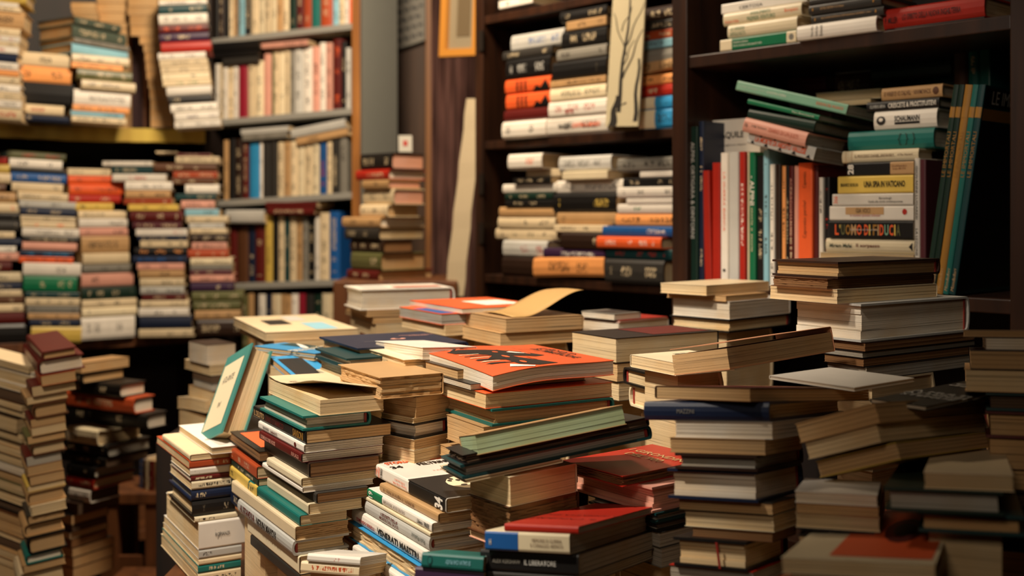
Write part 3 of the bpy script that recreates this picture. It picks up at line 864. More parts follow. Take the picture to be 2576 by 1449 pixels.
stack('above the start of the fourth grey row', 3.48, 17, '''
528 566 663 - pSH palegrey ps''', 562)
stack('flat books above the fourth grey row', 3.43, 17, '''
508 668 797 - pSH maroon ps
522 672 790 - pSH maroon''', 541)
# ---------------------------------------------------------------- short stack by the door
stack('short stack in front of the brown door', 2.9, 45, '''
383 905 984 1068 pSH black p
425 894 976 1070 pSH red w
451 910 976 1060 pSH tan p
474 913 989 1068 pSH cream p
514 905 973 1055 pSH cream t
546 860 955 1072 pSH tan w
573 866 952 1068 pSH darkgrey c
604 880 963 1040 pSH darkbrown b
637 882 957 1070 pSH olive t
682 872 950 1090 pSH maroon t''', 707)
A = px(1003, 382, 2.98)
c_ = empty('price_card', frame(A, Vector((1, 0, 0)), Vector((0, 1, .1)).normalized(), Vector((0, -.1, 1)).normalized()), 'small white card with a red mark standing on the short stack', 'card')
box('card', (0, .036, 0, .0015, 0, .044), plain('white_card', (205, 200, 186), .7), c_); box('red_mark', (.012, .024, -.0006, 0, .016, .030), plain('red_print', (190, 70, 60), .7), c_)
# ---------------------------------------------------------------- middle dark bookcase
def mstack(where, d, rows, yb, **k): return stack(where, d, k.pop('al', 46), rows, yb, **k)
mstack('first column, upper shelf, narrower dark bookcase', 2.55, '''
68 1285 1418 - pSH palegrey w ink=blue
112 1264 1388 - pSH darkgrey
136 1272 1383 - hSH black ink=palegrey
188 1270 1384 - pSH orange ps id=wav1
226 1272 1384 - pSH orange ps id=wav2
268 1267 1380 - hSH maroon ps
298 1262 1372 - hSH white''', 340, base=ZMU + .0003, group='books on the narrower dark bookcase')
mstack('second column, upper shelf, narrower dark bookcase', 2.42, '''
10 1408 1525 - pSH black c
38 1425 1525 - pSH tan c
62 1412 1525 - hSH black
108 1400 1525 - pSH grey
140 1388 1524 - hSH black
188 1384 1524 - pSH tan
206 1383 1524 - pSH ivory
243 1379 1525 - hSH white ink=red id=whitered
285 1371 1527 - hSH white id=whitelong''', 331, base=ZMU + .0003, group='books on the narrower dark bookcase')
mstack('third column, upper shelf, narrower dark bookcase', 2.275, '''
4 1590 1720 - pSH darkbrown
42 1590 1716 - pSH darkgrey k
66 1600 1716 - pSH rust
90 1583 1712 - pSH lightblue
113 1575 1712 - pSH grey ink=black
150 1590 1712 - pSH tan wp=flip
180 1605 1712 - pSH lightorange
206 1605 1712 - pSH red
236 1605 1712 - pSH sky sc=sky id=duoa
268 1605 1712 - pSH sky id=duob''', 316, base=ZMU + .0003, group='books on the narrower dark bookcase', da=.13)
mstack('first column, lower shelf, narrower dark bookcase', 2.56, '''
384 1277 1362 - hSH white ink=orange
424 1325 1410 - pSH cream ps
444 1290 1385 - pSH black
460 1264 1398 - pSH white ps
484 1270 1390 - hSH darkgreen
502 1270 1390 - hSH black
520 1255 1395 - pSH tan ps
546 1252 1396 - pSH cream
576 1246 1400 - pSH ivory sc=cream
606 1264 1375 - pSH palegrey ink=red
650 1262 1375 - pSH darkbrown ps''', 694, base=ZM + .0003, group='books on the narrower dark bookcase')
mstack('second column, lower shelf, narrower dark bookcase', 2.42, '''
388 1405 1536 - pSH palegrey
428 1415 1528 - pSH ivory ps
450 1398 1566 - pSH white
485 1390 1548 - pSH black ink=yellow
534 1400 1548 - pSH tan wp=dip
566 1394 1528 - pSH cream
586 1410 1516 - pSH darkbrown
628 1366 1524 - pSH purple ink=white
656 1340 1518 - pSH lightorange rag=4 wp=flip''', 697, base=ZM + .0003, group='books on the narrower dark bookcase')
mstack('third column, lower shelf, narrower dark bookcase', 2.29, '''
392 1552 1705 - pSH grey
428 1610 1712 - pSH white ps
444 1568 1712 - pSH black
468 1552 1706 - pSH white
496 1576 1712 - pSH white ps
512 1553 1712 - pSH white ink=green
538 1548 1712 - pSH lightorange
570 1515 1692 - pSH blue ink=white
597 1500 1662 - pSH orange ink=white
628 1524 1690 - pSH darkteal ink=red
656 1520 1668 - hSH darkgrey''', 700, base=ZM + .0003, group='books on the narrower dark bookcase', al=44)
stack('topmost shelf of the narrower dark bookcase', 2.6, 46, '''
-14 1255 1340 - pSH white''', 7)
# photographic print standing at the front of the upper shelf
A = px(1523, 318, 2.375); B = px(1604, 324, 2.30); s_ = (B - A).normalized(); n_ = Vector((-s_.y, s_.x, 0)); PW = (B - A).length; PH = px(1523, -12, 2.375).z - A.z
pr = empty('photo_print', frame(A, s_, n_, Vector((0, 0, 1))), 'black and white print of a bare tree standing before the upper shelf', 'print')
box('card', (0, PW, 0, .004, 0, PH), plain('aged_photo_paper', (196, 184, 150), .6), pr)
V, Fc = [], []
def limb(x0, z0, x1, z1, w0, w1, n=7):
    k = len(V)
    for i in range(n + 1):
        f = i / n; x = x0 + (x1 - x0) * f + .003 * math.sin(f * 9 + z0 * 40); z = z0 + (z1 - z0) * f; w = w0 + (w1 - w0) * f
        V.extend([(min(max(x - w, .001), PW - .001), -.0006, z), (min(max(x + w, .001), PW - .001), -.0006, z)])
    for i in range(n): Fc.append((k + 2 * i, k + 2 * i + 1, k + 2 * i + 3, k + 2 * i + 2))
limb(.035, .03, .055, PH * .98, .006, .002); limb(.045, .1, PW - .003, .2, .003, .001); limb(.05, .15, .005, .24, .002, .001); limb(.05, .17, PW, .26, .002, .0008)
limb(.04, .12, .07, .18, .002, .0008); limb(.02, .0, .03, .065, .012, .004); limb(.03, .04, .06, .05, .006, .003); limb(PW - .01, .01, PW - .008, .14, .006, .003); limb(.03, .2, .062, .25, .0015, .0008)
link('printed_tree', V, Fc, plain('photo_ink', (38, 34, 30), .6), pr)

# ---------------------------------------------------------------- large dark bookcase
GR = 'books in the tall dark walnut bookcase'
AL = 46
stack('first column on the high shelf of the tall dark bookcase', 1.875, AL, '''
-24 1815 2030 - pSH white ps id=hi1
4 1819 2015 - hSH ivory ps id=pane
38 1830 2004 - hSH ivory ps id=hi3
75 1812 2003 - pSH green ps sc=green id=storia''', 107, base=ZRU + .0003, group=GR, detail=1)
stack('dark volumes at the centre of the high shelf', 1.76, AL, '''
-30 2036 2216 - hSH darkgrey ps
-14 2034 2216 - hSH darkgrey ps id=gr1
12 2040 2222 - hSH darkgrey ps id=gr2
38 2004 2203 2222 hSH white ps sc=white id=whitegr''', 76, base=ZRU + .0003, group=GR, detail=1)
stack('long red volume lying at the end of the high shelf', 1.65, 48, '''
-14 2222 2476 - hSH red ps id=miller
43 2230 2476 - hSH black k ps''', 58, base=ZRU + .0003, group=GR, detail=1)
# shadowed back row of the middle shelf
BK_Z = ZR
stack('shadowed row at the back of the middle dark shelf', 2.12, AL, '''
160 1962 2098 - pSH palegrey ps
186 1980 2080 - pSH maroon ps
228 1985 2090 - pSH grey
268 1985 2100 - pSH brown
330 1990 2100 - pSH grey
400 1990 2100 - pSH tan
470 1990 2100 - pSH brown''', 706, db=.075, base=ZR + .0003, group=GR)
stack('shadowed thin volume behind the leaning books', 2.06, AL, '''
158 2100 2188 - pSH palegrey ps
178 2100 2188 - pSH brown
240 2100 2188 - pSH grey
330 2100 2188 - pSH brown
430 2100 2188 - pSH tan
520 2100 2188 - pSH brown''', 705, db=.075, base=ZR + .0003, group=GR)
stack('shadowed thick volumes behind the titled column', 1.93, AL, '''
138 2190 2392 - hSH darkgrey ps
188 2200 2418 - hSH darkteal ps id=tribu
220 2200 2418 - hSH darkgrey
300 2200 2418 - hSH brown
390 2200 2418 - hSH grey
490 2200 2418 - hSH darkgrey''', 719, db=.075, base=ZR + .0003, group=GR)
upright(RC, 'behind the leaning tall volumes in the tall dark bookcase', ZR, .17, '''
2395 2430 132 brown ps; 2432 2461 78 teal id=tg1; 2464 2492 70 teal id=tg2''', group=GR, depth=.12)
# upright books at the left of the middle shelf
upright(RC, 'on the middle shelf of the tall dark bookcase', ZR, .012, '''
1732 1757 320 darkgreen ps id=alpini0 w=.088
1758 1771 306 navy w=.088
1772 1791 430 red ps pg=w lean=-.03 w=.088
1793 1813 410 red ps w=.088
1815 1834 385 white ps id=w1 w=.088
1836 1861 383 palegrey ps w=.088
1862 1877 382 red ink=white w=.088
1878 1884 383 ivory ps w=.088
1885 1901 383 green ps id=alpini
1902 1920 392 black
1921 1935 378 lightblue
1936 1948 414 white
1949 1963 414 darkbrown ps
1964 1975 418 lightorange
1976 1984 417 black
1985 1996 418 maroon id=mar
1997 2009 417 pink ps
2010 2046 411 orange ps id=orangespine
2047 2059 415 maroon ps
2060 2071 447 white
2072 2086 446 black ink=red''', group=GR, depth=.15, detail=1)
A = RC.pt(1776, .10); s_ = RC.s; zt_ = px(1776, 308, A.y).z
O_ = A + Vector((0, 0, ZR + .0002)); 
aq = make_book(O_ + RC.s * 0 + RC.n * .0, RC.s, Vector((0, 0, 1)), -RC.n, (RC.pt(1872, .10) - A).length + .05, zt_ - ZR, .022, 'p', 'white', 'w', 'large white book with an eagle emblem facing out behind the upright row', GR, detail=1, ps=True); BOOKS['aqui'] = aq
# tilted stack lying on top of the upright row
stack('slanting stack on top of the upright row', 1.82, AL, '''
262 1841 2127 2215 pSH mint y ps id=guerra
289 1873 2058 2200 pSH green y ps id=g2
303 1874 2045 2197 hSH darkgreen y ps ku=.22
332 1860 2022 2130 hSH pink y ps id=diario
370 1872 2045 2125 pSH palegrey y ps id=lanoia''', 404, ku=.27, kv=-.06, group=GR, detail=1)
# column of titled books
stack('column of titled spines in the tall dark bookcase', 1.722, AL, '''
209 2217 2370 2425 hSH tan w ps id=teatro
243 2180 2362 2425 hSH black w ps id=crescete
270 2198 2356 2400 hSH white w ps id=schaumann
320 2133 2348 - hSH teal w ps id=tealcloth
372 2118 2310 2345 hSH ivory w ps sc=ivory id=processo
404 2130 2299 - pSH black c ps id=ventotto
439 2108 2297 - pSH yellow c ps id=spia
485 2094 2297 - pSH white w ps id=barr
517 2087 2298 - pSH white w ps id=rosso
556 2085 2297 - pSH black w ps id=uomo
603 2077 2299 - hSH ivory w ps id=sorpasso
640 2062 2299 - pFH ivory c ps
664 2066 2299 - pSH tan c
690 2066 2299 - pSH grey c''', 722, base=ZR + .0003, group=GR, detail=1, db=.12)
stack('page-side book beside the cream spine high in the middle shelf', 1.92, 42, '''
222 2052 2216 - pFH ivory c ps
246 2060 2190 - pFH black c ps''', 262, group=GR, detail=1, kv=-.03)
lg = upright(RC, 'beside the column of titled spines', ZR, .005, '''
2299 2313 398 white ps id=lugaresi
2314 2330 402 plum ps''', group=GR, depth=.13, detail=1)
# leaning set of tall volumes
LN = .235
xs5 = [(2330, 2343), (2344, 2357), (2358, 2376), (2377, 2391), (2392, 2408)]
cl5 = ['darkgreen', 'darkgreen', 'mustard', 'teal', 'darkteal']
for i, ((a_, b_), c_) in enumerate(zip(xs5, cl5)):
    P = RC.pt(a_ - 6, .0); P2 = RC.pt(b_ - 6, .0); w_ = (P2 - P).length
    zt_ = ZC - (243 - Y0) / F * P.y * 1.03; H = (zt_ - ZR) / math.cos(LN)
    ey = Vector((0, 0, math.cos(LN))) + RC.s * math.sin(LN) * .62; ey.normalize(); ez = (RC.s - ey * RC.s.dot(ey)).normalized()
    bk = make_book(P + Vector((0, 0, ZR + .004)), RC.n, ey, ez, .20, H, w_, 'h', c_, 'c', f"{clabel(c_)} tall leaning hardback, {'first' if i == 0 else ORD[i]} from left of the banded set", GR, detail=1, ps=True)
    BOOKS['imm%d' % i] = bk
# ---- printed matter in the dark bookcase
def circ(cx, cy, rx, ry, n=14): return [(cx + rx * math.cos(2 * math.pi * i / n), cy + ry * math.sin(2 * math.pi * i / n)) for i in range(n)]
B = BOOKS
for k in ('wav1', 'wav2'):
    for j in range(3): patch(B[k], 'S', .26 + .09 * j, .30 + .09 * j, .15, .85, 'black')
    patch(B[k], 'S', 0, 0, 0, 0, 'black', pts=[(.62, .1), (.7, .45), (.78, .15), (.9, .8), (.97, .3), (.97, .02), (.6, .02)])
st('pane', 'AVANCEMENTO', .36, .62, .72, .28, 'green'); st('pane', 'PREMIER VENTURO', .32, .68, .3, .32, 'green'); st('pane', 'Bompiani', .80, .96, .5, .34, 'orange'); st('pane', 'Roberto Nizza', .03, .21, .3, .24, 'orange')
st('hi1', 'CERTOSA', .22, .5, .4, .3, 'black'); st('hi3', 'LE ORIGINI', .05, .25, .68, .26, 'green'); st('hi3', 'NEMTALE MACTO', .04, .27, .3, .26, 'green')
patch(B['storia'], 'S', 0, .16, .03, .97, 'ivory'); patch(B['storia'], 'S', .88, 1, .03, .97, 'ivory'); patch(B['storia'], 'S', 0, 0, 0, 0, 'grey', pts=circ(.94, .5, .03, .26), off=.0008)
st('storia', 'Friedrich Lichtner', .18, .38, .66, .2, 'white'); st('storia', 'Storia moderna dei popoli arabi', .18, .56, .34, .24, 'white')
for k in ('gr1', 'gr2'): patch(B[k], 'S', 0, 0, 0, 0, 'mustard', pts=circ(.06, .5, .012, .2, 5)); patch(B[k], 'S', 0, 0, 0, 0, 'mustard', pts=circ(.9, .5, .012, .2, 5))
st('gr1', 'DEI MIGLI CRISTIANI \u2022 A. G. Hamman', .17, .5, .5, .26, 'tan'); st('gr2', 'NELLA ROMA PONTIFICIA AI TEMPI DEI BORGIA E DEI MEDICI \u2022 J. Heers', .15, .84, .5, .24, 'tan')
for i, c in enumerate((.2, .26, .32)): st('whitegr', ('Vita e virtu', 'Gli ebrei a Roma', 'Einaudi')[i], c - .018, c + .018, .5, .7, 'black', turn=1)
st('miller', 'P. MILLER', .02, .15, .42, .28, 'black', bold=.01); st('miller', 'LO SPIRITO DELLA NUOVA INGHILTERRA', .20, .78, .5, .28, 'black', bold=.01)
st('tribu', 'TRIBU', .3, .6, .5, .6, 'black', bold=.03)
for k in ('tg1', 'tg2'): st(k, 'PAROLE', .26, .36, .5, .35, 'black'); st(k, 'BANCONI BEGNERI', .42, .6, .5, .35, 'black')
st('alpini0', 'ALPINI, ORTIGARA & DINTORNI', .1, .72, .5, .42, 'palegrey', bold=.01)
st('w1', 'LA GUERRA BIANCA', .15, .6, .5, .3, 'orange'); patch(B['w1'], 'S', 0, 0, 0, 0, 'black', pts=circ(.9, .5, .012, .2))
st('alpini', '- ALPINI', .18, .40, .5, .65, 'white', bold=.02); st('alpini', 'storia e storie', .42, .75, .5, .3, 'ivory')
st('mar', 'ACCARDOMANNO', .1, .58, .5, .5, 'pink'); st('orangespine', 'Caporetto', .07, .2, .5, .3, 'brown', flip=True); st('orangespine', 'Caporetto perche?', .3, .6, .5, .3, 'brown', flip=True)
patch(B['orangespine'], 'S', 0, 0, 0, 0, 'maroon', pts=circ(.96, .5, .02, .3))
q = B['aqui']; text(q, 'AQUILE', 'T', .56, .90, .05, .014, 'black', bold=.02); text(q, 'Battaglione Alpini', 'T', .56, .84, .06, .004, 'black')
patch(q, 'T', 0, 0, 0, 0, 'black', pts=[(.14, .94), (.19, .915), (.23, .935), (.27, .915), (.32, .94), (.31, .90), (.27, .885), (.25, .845), (.23, .835), (.21, .845), (.19, .885), (.15, .90)])
st('guerra', 'L. Viazzi - A. Daudet - F. Jori', .03, .27, .5, .2, 'palegrey'); st('guerra', 'LA NOSTRA GUERRA', .29, .47, .5, .24, 'white'); st('guerra', 'EDIZIONI DEL MOSAICO', .74, .97, .5, .28, 'orange')
st('g2', 'Nero Brest-Litovsk', .64, .94, .5, .3, 'white')
st('diario', 'DIARIO DI UN JUSTI', .42, .88, .5, .34, 'rust'); st('diario', 'Luigi Santucci', .14, .38, .55, .2, 'darkgreen'); st('diario', 'N', .03, .07, .5, .3, 'black')
for k in range(9): patch(B['lanoia'], 'S', 0, 0, 0, 0, 'black', pts=[(.05 + k * .105 + R_.uniform(-.01, .01), .9 if k % 2 else .1), (.09 + k * .105, .62 if k % 2 else .36), (.12 + k * .105, .95 if k % 2 else .05)])
st('lanoia', 'LA MORTE DI ARDITO VALLESE', .12, .88, .5, .4, 'orange', bold=.02, off=.0014)
st('teatro', 'SCHAUMANN - TEATRO DI GUERRA III', .05, .82, .5, .36, 'brown', flip=True, bold=.01); patch(B['teatro'], 'S', 0, 0, 0, 0, 'brown', pts=circ(.9, .5, .05, .3))
st('crescete', 'OLIVIERO BEHA', .05, .27, .48, .32, 'palegrey', bold=.01); st('crescete', 'CRESCETE & PROSTITUITEVI', .31, .96, .5, .48, 'white', bold=.02)
st('schaumann', 'SCHAUMANN', .34, .74, .56, .30, 'black', bold=.03); patch(B['schaumann'], 'S', .34, .74, .26, .38, 'black'); patch(B['schaumann'], 'S', 0, 0, 0, 0, 'darkgrey', pts=circ(.12, .5, .075, .24)); patch(B['schaumann'], 'S', 0, 0, 0, 0, 'white', pts=circ(.12, .55, .035, .1), off=.001)
st('tealcloth', '{ } }', .60, .80, .5, .6, 'darkgreen')
st('processo', 'IL PROCESSO DANIEL-SINYAVSKY,', .18, .70, .5, .28, 'brown', bold=.01); st('processo', 'di Max Hayward', .74, .93, .52, .22, 'brown')
for c in (.05, .13): patch(B['processo'], 'S', c, c + .006, .1, .9, 'tan')
patch(B['ventotto'], 'S', .66, 1, .03, .97, 'tan'); st('ventotto', "L'Eta dell'imperialismo\nEuropa 1884-1918", .68, .90, .55, .4, 'maroon')
st('ventotto', '28', .02, .11, .5, .75, 'white', bold=.03, turn=1)
st('spia', 'BRANKO BOKUN', .04, .28, .5, .2, 'black', bold=.02); st('spia', 'UNA SPIA IN VATICANO', .36, .90, .52, .36, 'black', bold=.035)
st('barr', 'Barraclough\nGuida alla storia contemporanea', .46, .88, .45, .52, 'black'); st('barr', '366', .02, .07, .5, .6, 'orange', turn=1)
patch(B['rosso'], 'S', .2, .66, .42, .92, 'tan'); st('rosso', 'GIA VOCI', .33, .5, .68, .3, 'black', off=.0012); st('rosso', 'Io venivano giustizie sollevate', .26, .62, .34, .22, 'red', off=.0012); patch(B['rosso'], 'S', 0, 0, 0, 0, 'red', pts=circ(.9, .6, .028, .2))
cc = ['orange', 'mustard', 'mint', 'olive', 'orange', 'yellow', 'tan']; ti = "L'UOMO DI FIDUCIA"; tx_ = .08
for i, ch in enumerate(ti):
    if ch == ' ': tx_ += .022; continue
    wch = .010 if ch in "'" else (.014 if ch == 'I' else (.058 if ch in 'MO' else .046))
    text(B['uomo'], ch, 'S', tx_ + wch / 2, .5 if ch != "'" else .68, wch * B['uomo'].L, (.6 if ch != "'" else .2) * B['uomo'].T, cc[(i * 5) % 7], bold=.02); tx_ += wch + .010
st('uomo', 'Gianni Rivolta con Giorgio Bocca', .27, .6, .5, .13, 'palegrey', off=.0016)
st('sorpasso', 'Miriam Mafai', .05, .31, .5, .28, 'darkgreen', bold=.02); st('sorpasso', 'Il sorpasso', .36, .63, .5, .32, 'maroon', bold=.02)
patch(B['sorpasso'], 'S', 0, 0, 0, 0, 'black', pts=[(.945, .5), (.985, .8), (.985, .2)])
st('lugaresi', 'GIOVANNI LUGARESI', .06, .45, .5, .40, 'black'); st('lugaresi', 'LA LEZIONE DI PREZZOLINI', .52, .98, .5, .40, 'black')
for i in range(5):
    bk = B['imm%d' % i]; patch(bk, 'S', .105, .155, .03, .97, 'mustard', name='gold_band')
    text(bk, 'LE IMMORTALI', 'S', .33, .5, .068, .0052, 'mustard', flip=True); text(bk, 'Mondadori', 'S', .93, .5, .035, .0045, 'tan', flip=True, shear=.3)
bk = B['imm4']; patch(bk, 'T', .02, .98, .835, .89, 'mustard', name='gold_band'); patch(bk, 'T', .02, .98, .90, .99, 'black', name='title_field'); patch(bk, 'T', .02, .98, .02, .83, 'black', name='cover_picture')
text(bk, 'LE IMMORTALI', 'T', .56, .945, .17, .020, 'palegrey', off=.0014)
st('whitered', 'I\nSETTE', .30, .45, .5, .6, 'red', bold=.03); st('whitelong', 'VIAGGIO', .22, .42, .5, .25, 'black', bold=.02); st('whitelong', 'CONTRO IL MONDO', .45, .9, .5, .25, 'orange', bold=.02)
for k in ('duoa', 'duob'): patch(B[k], 'S', 0, .40, .03, .97, 'ivory')

# ================================================================ the pile on the table
TB = .88
def P(where, d, al, rows, yb, **k):
    k.setdefault('detail', 1); k.setdefault('floor', TB); k.setdefault('group', 'books in the pile: ' + where); return stack(where, d, al, rows, yb, **k)
# --- back row of the pile
P('white stack at the back left of the pile', 2.05, 68, '''
728 866 905 1145 hFH white w ps id=backwhite
781 872 925 1062 pFH tan t ps
798 868 940 1060 pFH darkbrown t ps
816 880 945 1068 pFH cream c ps''', 850)
BOOKS['backwhite'].T
P('stack with an orange cover at the back of the pile', 1.78, 60, '''
776 1030 1162 1372 pFH orange w ps id=orangeback
790 1004 1110 1160 pFH orange y ps id=orangelow kv=.0
818 1010 1120 1240 pFH cream c ps''', 845)
P('tan stack near the back centre of the pile', 1.68, 62, '''
802 1150 1272 1468 pFH tan t ps id=tancurl
838 1140 1258 1466 pFH tan t ps''', 872)
P('magazine stack in front of the dark bookcase', 1.82, 50, '''
790 1462 1545 1612 pFH grey w ps id=magphoto
806 1465 1560 1680 pFH red w ps
812 1465 1556 1682 pFH white w ps''', 846)
P('paper-edged stack before the upright row', 1.74, 47, '''
718 1661 1777 1935 pFH cream c ps
744 1677 1826 1932 pFH tan t ps
759 1692 1835 1988 pFH white w ps
804 1685 1834 1990 hFH black c ps''', 838)
P('tall stack with a black hardback on top', 1.35, 55, '''
659 1943 2108 2366 hFH darkbrown t ps id=blacktop
702 1940 2081 2350 pFH brown b ps rag=4
728 1936 2106 2358 pFH cream c ps
765 1991 2166 2440 hFH palegrey w ps id=thickgrey
862 2090 2176 2452 pFH darkbrown b ps
886 2085 2170 2455 pFH black y ps
902 2095 2172 2440 pFH darkbrown b ps
924 2090 2180 2450 pFH darkgrey y ps''', 958)
P('red and black covered book behind the cream one', 1.50, 58, '''
851 1438 1549 1808 pFH black c ps id=redblack
914 1445 1552 1700 pFH darkbrown t ps
962 1445 1556 1690 pFH darkgrey c ps''', 1010)
P('big white album at the back left of the pile', 1.86, 66, '''
836 587 668 905 pFH cream c ps id=album
858 596 690 890 pFH tan c ps''', 882)
P('bright blue booklet on the left of the pile', 1.64, 40, '''
889 640 793 826 pFH sky c ps id=bluebook kv=.01
899 626 790 830 pFH cream t ps''', 908)
P('tan block under the blue booklet', 1.66, 48, '''
908 672 778 812 pFH tan t ps
962 690 788 830 pFH brown t ps''', 985, floor=None)
P('blue and black paperback slipping down the left of the pile', 1.50, 62, '''
975 678 772 800 pFH sky t ps ku=.12 id=slip''', 994)
P('dark green hardback under the navy one', 1.47, 62, '''
902 793 872 912 hFH darkteal w ps
928 795 880 918 hFH ivory c ps''', 968)
P('navy hardback on the left of the pile', 1.52, 62, '''
876 803 899 1180 hFH navy t ps id=navy''', 910)
P('white and cream blocks in the middle left of the pile', 1.42, 62, '''
874 943 1062 1200 pFH white w ps id=whitecurl ku=-.05 kv=-.04
905 902 1016 1160 pFH ivory c ps rag=5''', 946)
P('big ragged tan book in the middle left of the pile', 1.32, 60, '''
950 850 955 1116 pFH tan t ps rag=7 id=ragbig''', 1006, floor=None)
P('stack in the hollow behind the ragged tan book', 1.345, 42, '''
1000 965 1046 1118 pFH tan t ps
1052 962 1040 1120 pFH cream c ps
1066 970 1042 1126 hFH black w ps
1106 968 1042 1128 pFH cream t ps
1134 968 1042 1128 pFH cream c ps
1170 968 1042 1128 pFH tan c ps''', 1210)
# --- hero stack
P('central stack topped by the orange cover', 1.28, 60, '''
926 1057 1240 1545 pHF orange w ps wp=sag id=hero b=966
930 1082 1150 1400 pFH darkbrown t ps b=964 d=1.34 A=.09
966 1063 1184 1473 pHF black w ps d=1.30
990 1098 1222 1541 pHF orange c ps id=orange2
1030 1112 1238 1546 hFH teal t ps id=tealhb
1074 1123 1216 1290 pFH tan t ps''', 1140)
P('slanting stack with green-tinted pages', 1.11, 74, '''
1092 - 1203 1584 pHF tan g ps A=.07 ku=-.22
1145 - 1168 1642 pFH black k ps A=.08 rag=7
1170 - 1163 1650 hFH darkteal y ps A=.09
1206 - 1172 1420 pFH cream c ps A=.12''', 1216, kv=.14, ku=-.1, floor=None)
P('cream blocks under the green-tinted pages', 1.12, 52, '''
1200 1180 1283 1452 pFH ivory c ps
1276 1176 1280 1458 pFH brown b ps rag=12
1368 1180 1290 1400 pFH pink c ps''', 1392, kv=.02)
P('thin tan book under the central stack', 1.30, 60, '''
1148 1106 1185 1240 pFH tan t ps''', 1178, floor=None)
# --- left of the hero
P('left-centre stack under the curled cream cover', 1.30, 60, '''
1005 676 805 966 pHF cream c ps lp=curlcov id=curl
1047 654 762 934 hFH teal w ps id=greenhb
1085 637 768 985 pSH black t ps id=sansoni
1118 650 764 965 pSH white w ps id=whitespine
1141 652 757 964 pSH maroon w ps id=maroonspine
1165 665 777 955 pSH darkbrown b ps
1203 671 757 948 pSH ivory c ps
1226 660 760 940 pSH white w ps
1241 657 795 926 pSH darkgrey b ps
1268 672 775 912 pSH ivory c ps
1297 625 753 800 pSH teal c ps id=tealthin
1325 583 742 884 pSH cream t ps rag=7 id=deckle
1362 597 735 878 hSH palegrey c ps id=mayor
1400 623 752 876 pSH ivory c ps
1446 630 752 870 pSH darkgrey c ps''', 1478)
P('pair of small red and cream booklets by the table edge', 1.17, 14, '''
1403 773 905 - pSH white w id=smallred ink=red
1424 755 902 - pSH cream c id=smallor ink=rust''', 1452, detail=1, kv=-.24, db=.09)
P('orange-labelled dark book stack on the left', 1.44, 62, '''
1136 542 652 720 pFH black b ps id=orlabel
1162 560 662 705 hFH darkteal c ps
1174 570 645 690 pSH rust c
1206 575 648 690 pSH darkgreen c
1224 570 645 685 pSH yellow c
1258 580 650 690 pSH darkgreen c
1290 580 650 690 pSH navy c''', 1330)
P('stack at the left end of the table', 1.54, 60, '''
1126 450 533 562 pFH white c ps id=endtop
1144 408 477 556 pSH cream c ps
1160 394 476 562 pHS rust c
1180 430 478 562 pHS white c
1199 430 480 564 pHS maroon w
1212 428 482 568 pHS ivory c
1234 425 482 570 hHS navy y
1262 425 484 570 hHS black c
1302 420 490 580 pHS ivory t
1316 418 500 618 pHS white c id=wedge
1385 412 500 600 pHS palegrey c
1408 410 500 602 pHS cream c
1424 408 498 600 pHS teal c
1444 405 498 600 pHS cream c''', 1478)
# --- front
P('front stack of titled spines', 1.18, 60, '''
1254 940 1122 1193 pSH white t ps id=feltri B=.105
1292 955 1102 1180 pSH tan t ps id=vichy B=.10
1316 924 1086 1182 pSH white w ps id=verdi B=.11
1341 895 1082 1182 pSH ivory t ps rag=4
1352 917 1079 1184 hSH palegrey w ps id=paolo B=.11
1388 885 1070 1190 hSH white w ps id=venerati B=.12
1428 876 1060 1190 pFH sky c ps rag=8
1476 887 1040 1190 pSH white w ps id=zizola''', 1520)
P('teal and purple spines at the front edge', 1.03, 14, '''
1402 1070 1214 - pSH teal c ps id=salvi
1440 1042 1215 - pSH purple w ps id=purple''', 1475, group='books in the pile: front edge', kv=-.26, db=.08)
P('red booklet stack at the front', 1.0, 27, '''
1325 1268 1455 1656 pSH red y ps id=redfront
1345 1220 1433 1625 pSH ivory y ps id=bluecream
1396 1208 1456 1660 pSH black y ps id=kershaw
1450 1215 1450 1660 pSH darkgrey y ps''', 1480, ku=-.09, kv=-.14)
P('worn red cover stack', 1.16, 52, '''
1198 1414 1566 1800 pFH red b ps rag=7 id=gironi
1226 1436 1640 1790 hFH pink p ps id=pinkhb
1292 1480 1650 1790 hFH darkteal y ps
1318 1500 1650 1790 hFH black y ps
1340 1500 1660 1780 pFH darkgrey y ps
1380 1500 1664 1780 pFH grey y ps''', 1430)
# --- right
P('cream cover under the open book', 1.32, 60, '''
912 1585 1700 1850 pHF ivory c ps id=gorba''', 946)
P('curling cream book on the right of the pile', 1.22, 52, '''
874 1693 1836 2104 pFH salmon t ps ku=-.19 kv=.03 lp=cup id=cupbook''', 930, floor=None)
P('small black hardbacks with curved spines', 1.38, 66, '''
946 1567 1662 1760 hHF black c ps
990 1582 1668 1760 hHF ivory c ps id=headband''', 1046)
P('blurred stack at the front right of the pile', 1.0, 34, '''
976 1646 1888 2186 pHF brown t ps id=fs1 al=46
1012 1619 1935 2119 hSH navy c ps id=fs2
1062 1697 1944 2082 pFH white w ps
1106 1684 1926 2016 pFH tan t ps
1146 1698 1905 2020 hFH darkbrown y ps
1188 1680 1907 2020 hFH navy w ps
1266 1706 1944 2002 pFH darkgrey t ps
1298 1722 1948 2002 pFH ivory c ps
1340 1740 1944 2000 pFH brown b ps
1366 1695 1880 1982 hFH black c ps id=ribbonbook
1440 1684 1896 1990 pFH red y ps''', 1478, ku=-.09, kv=-.11, detail=1)
P('tilted trio at the right of the pile', .95, 44, '''
1012 2000 2214 2480 pFH tan t ps
1064 2022 2217 2470 pFH cream c ps
1112 2050 2266 2480 pFH yellow t ps sc=yellow''', 1156, ku=-.37, kv=-.10, floor=None)
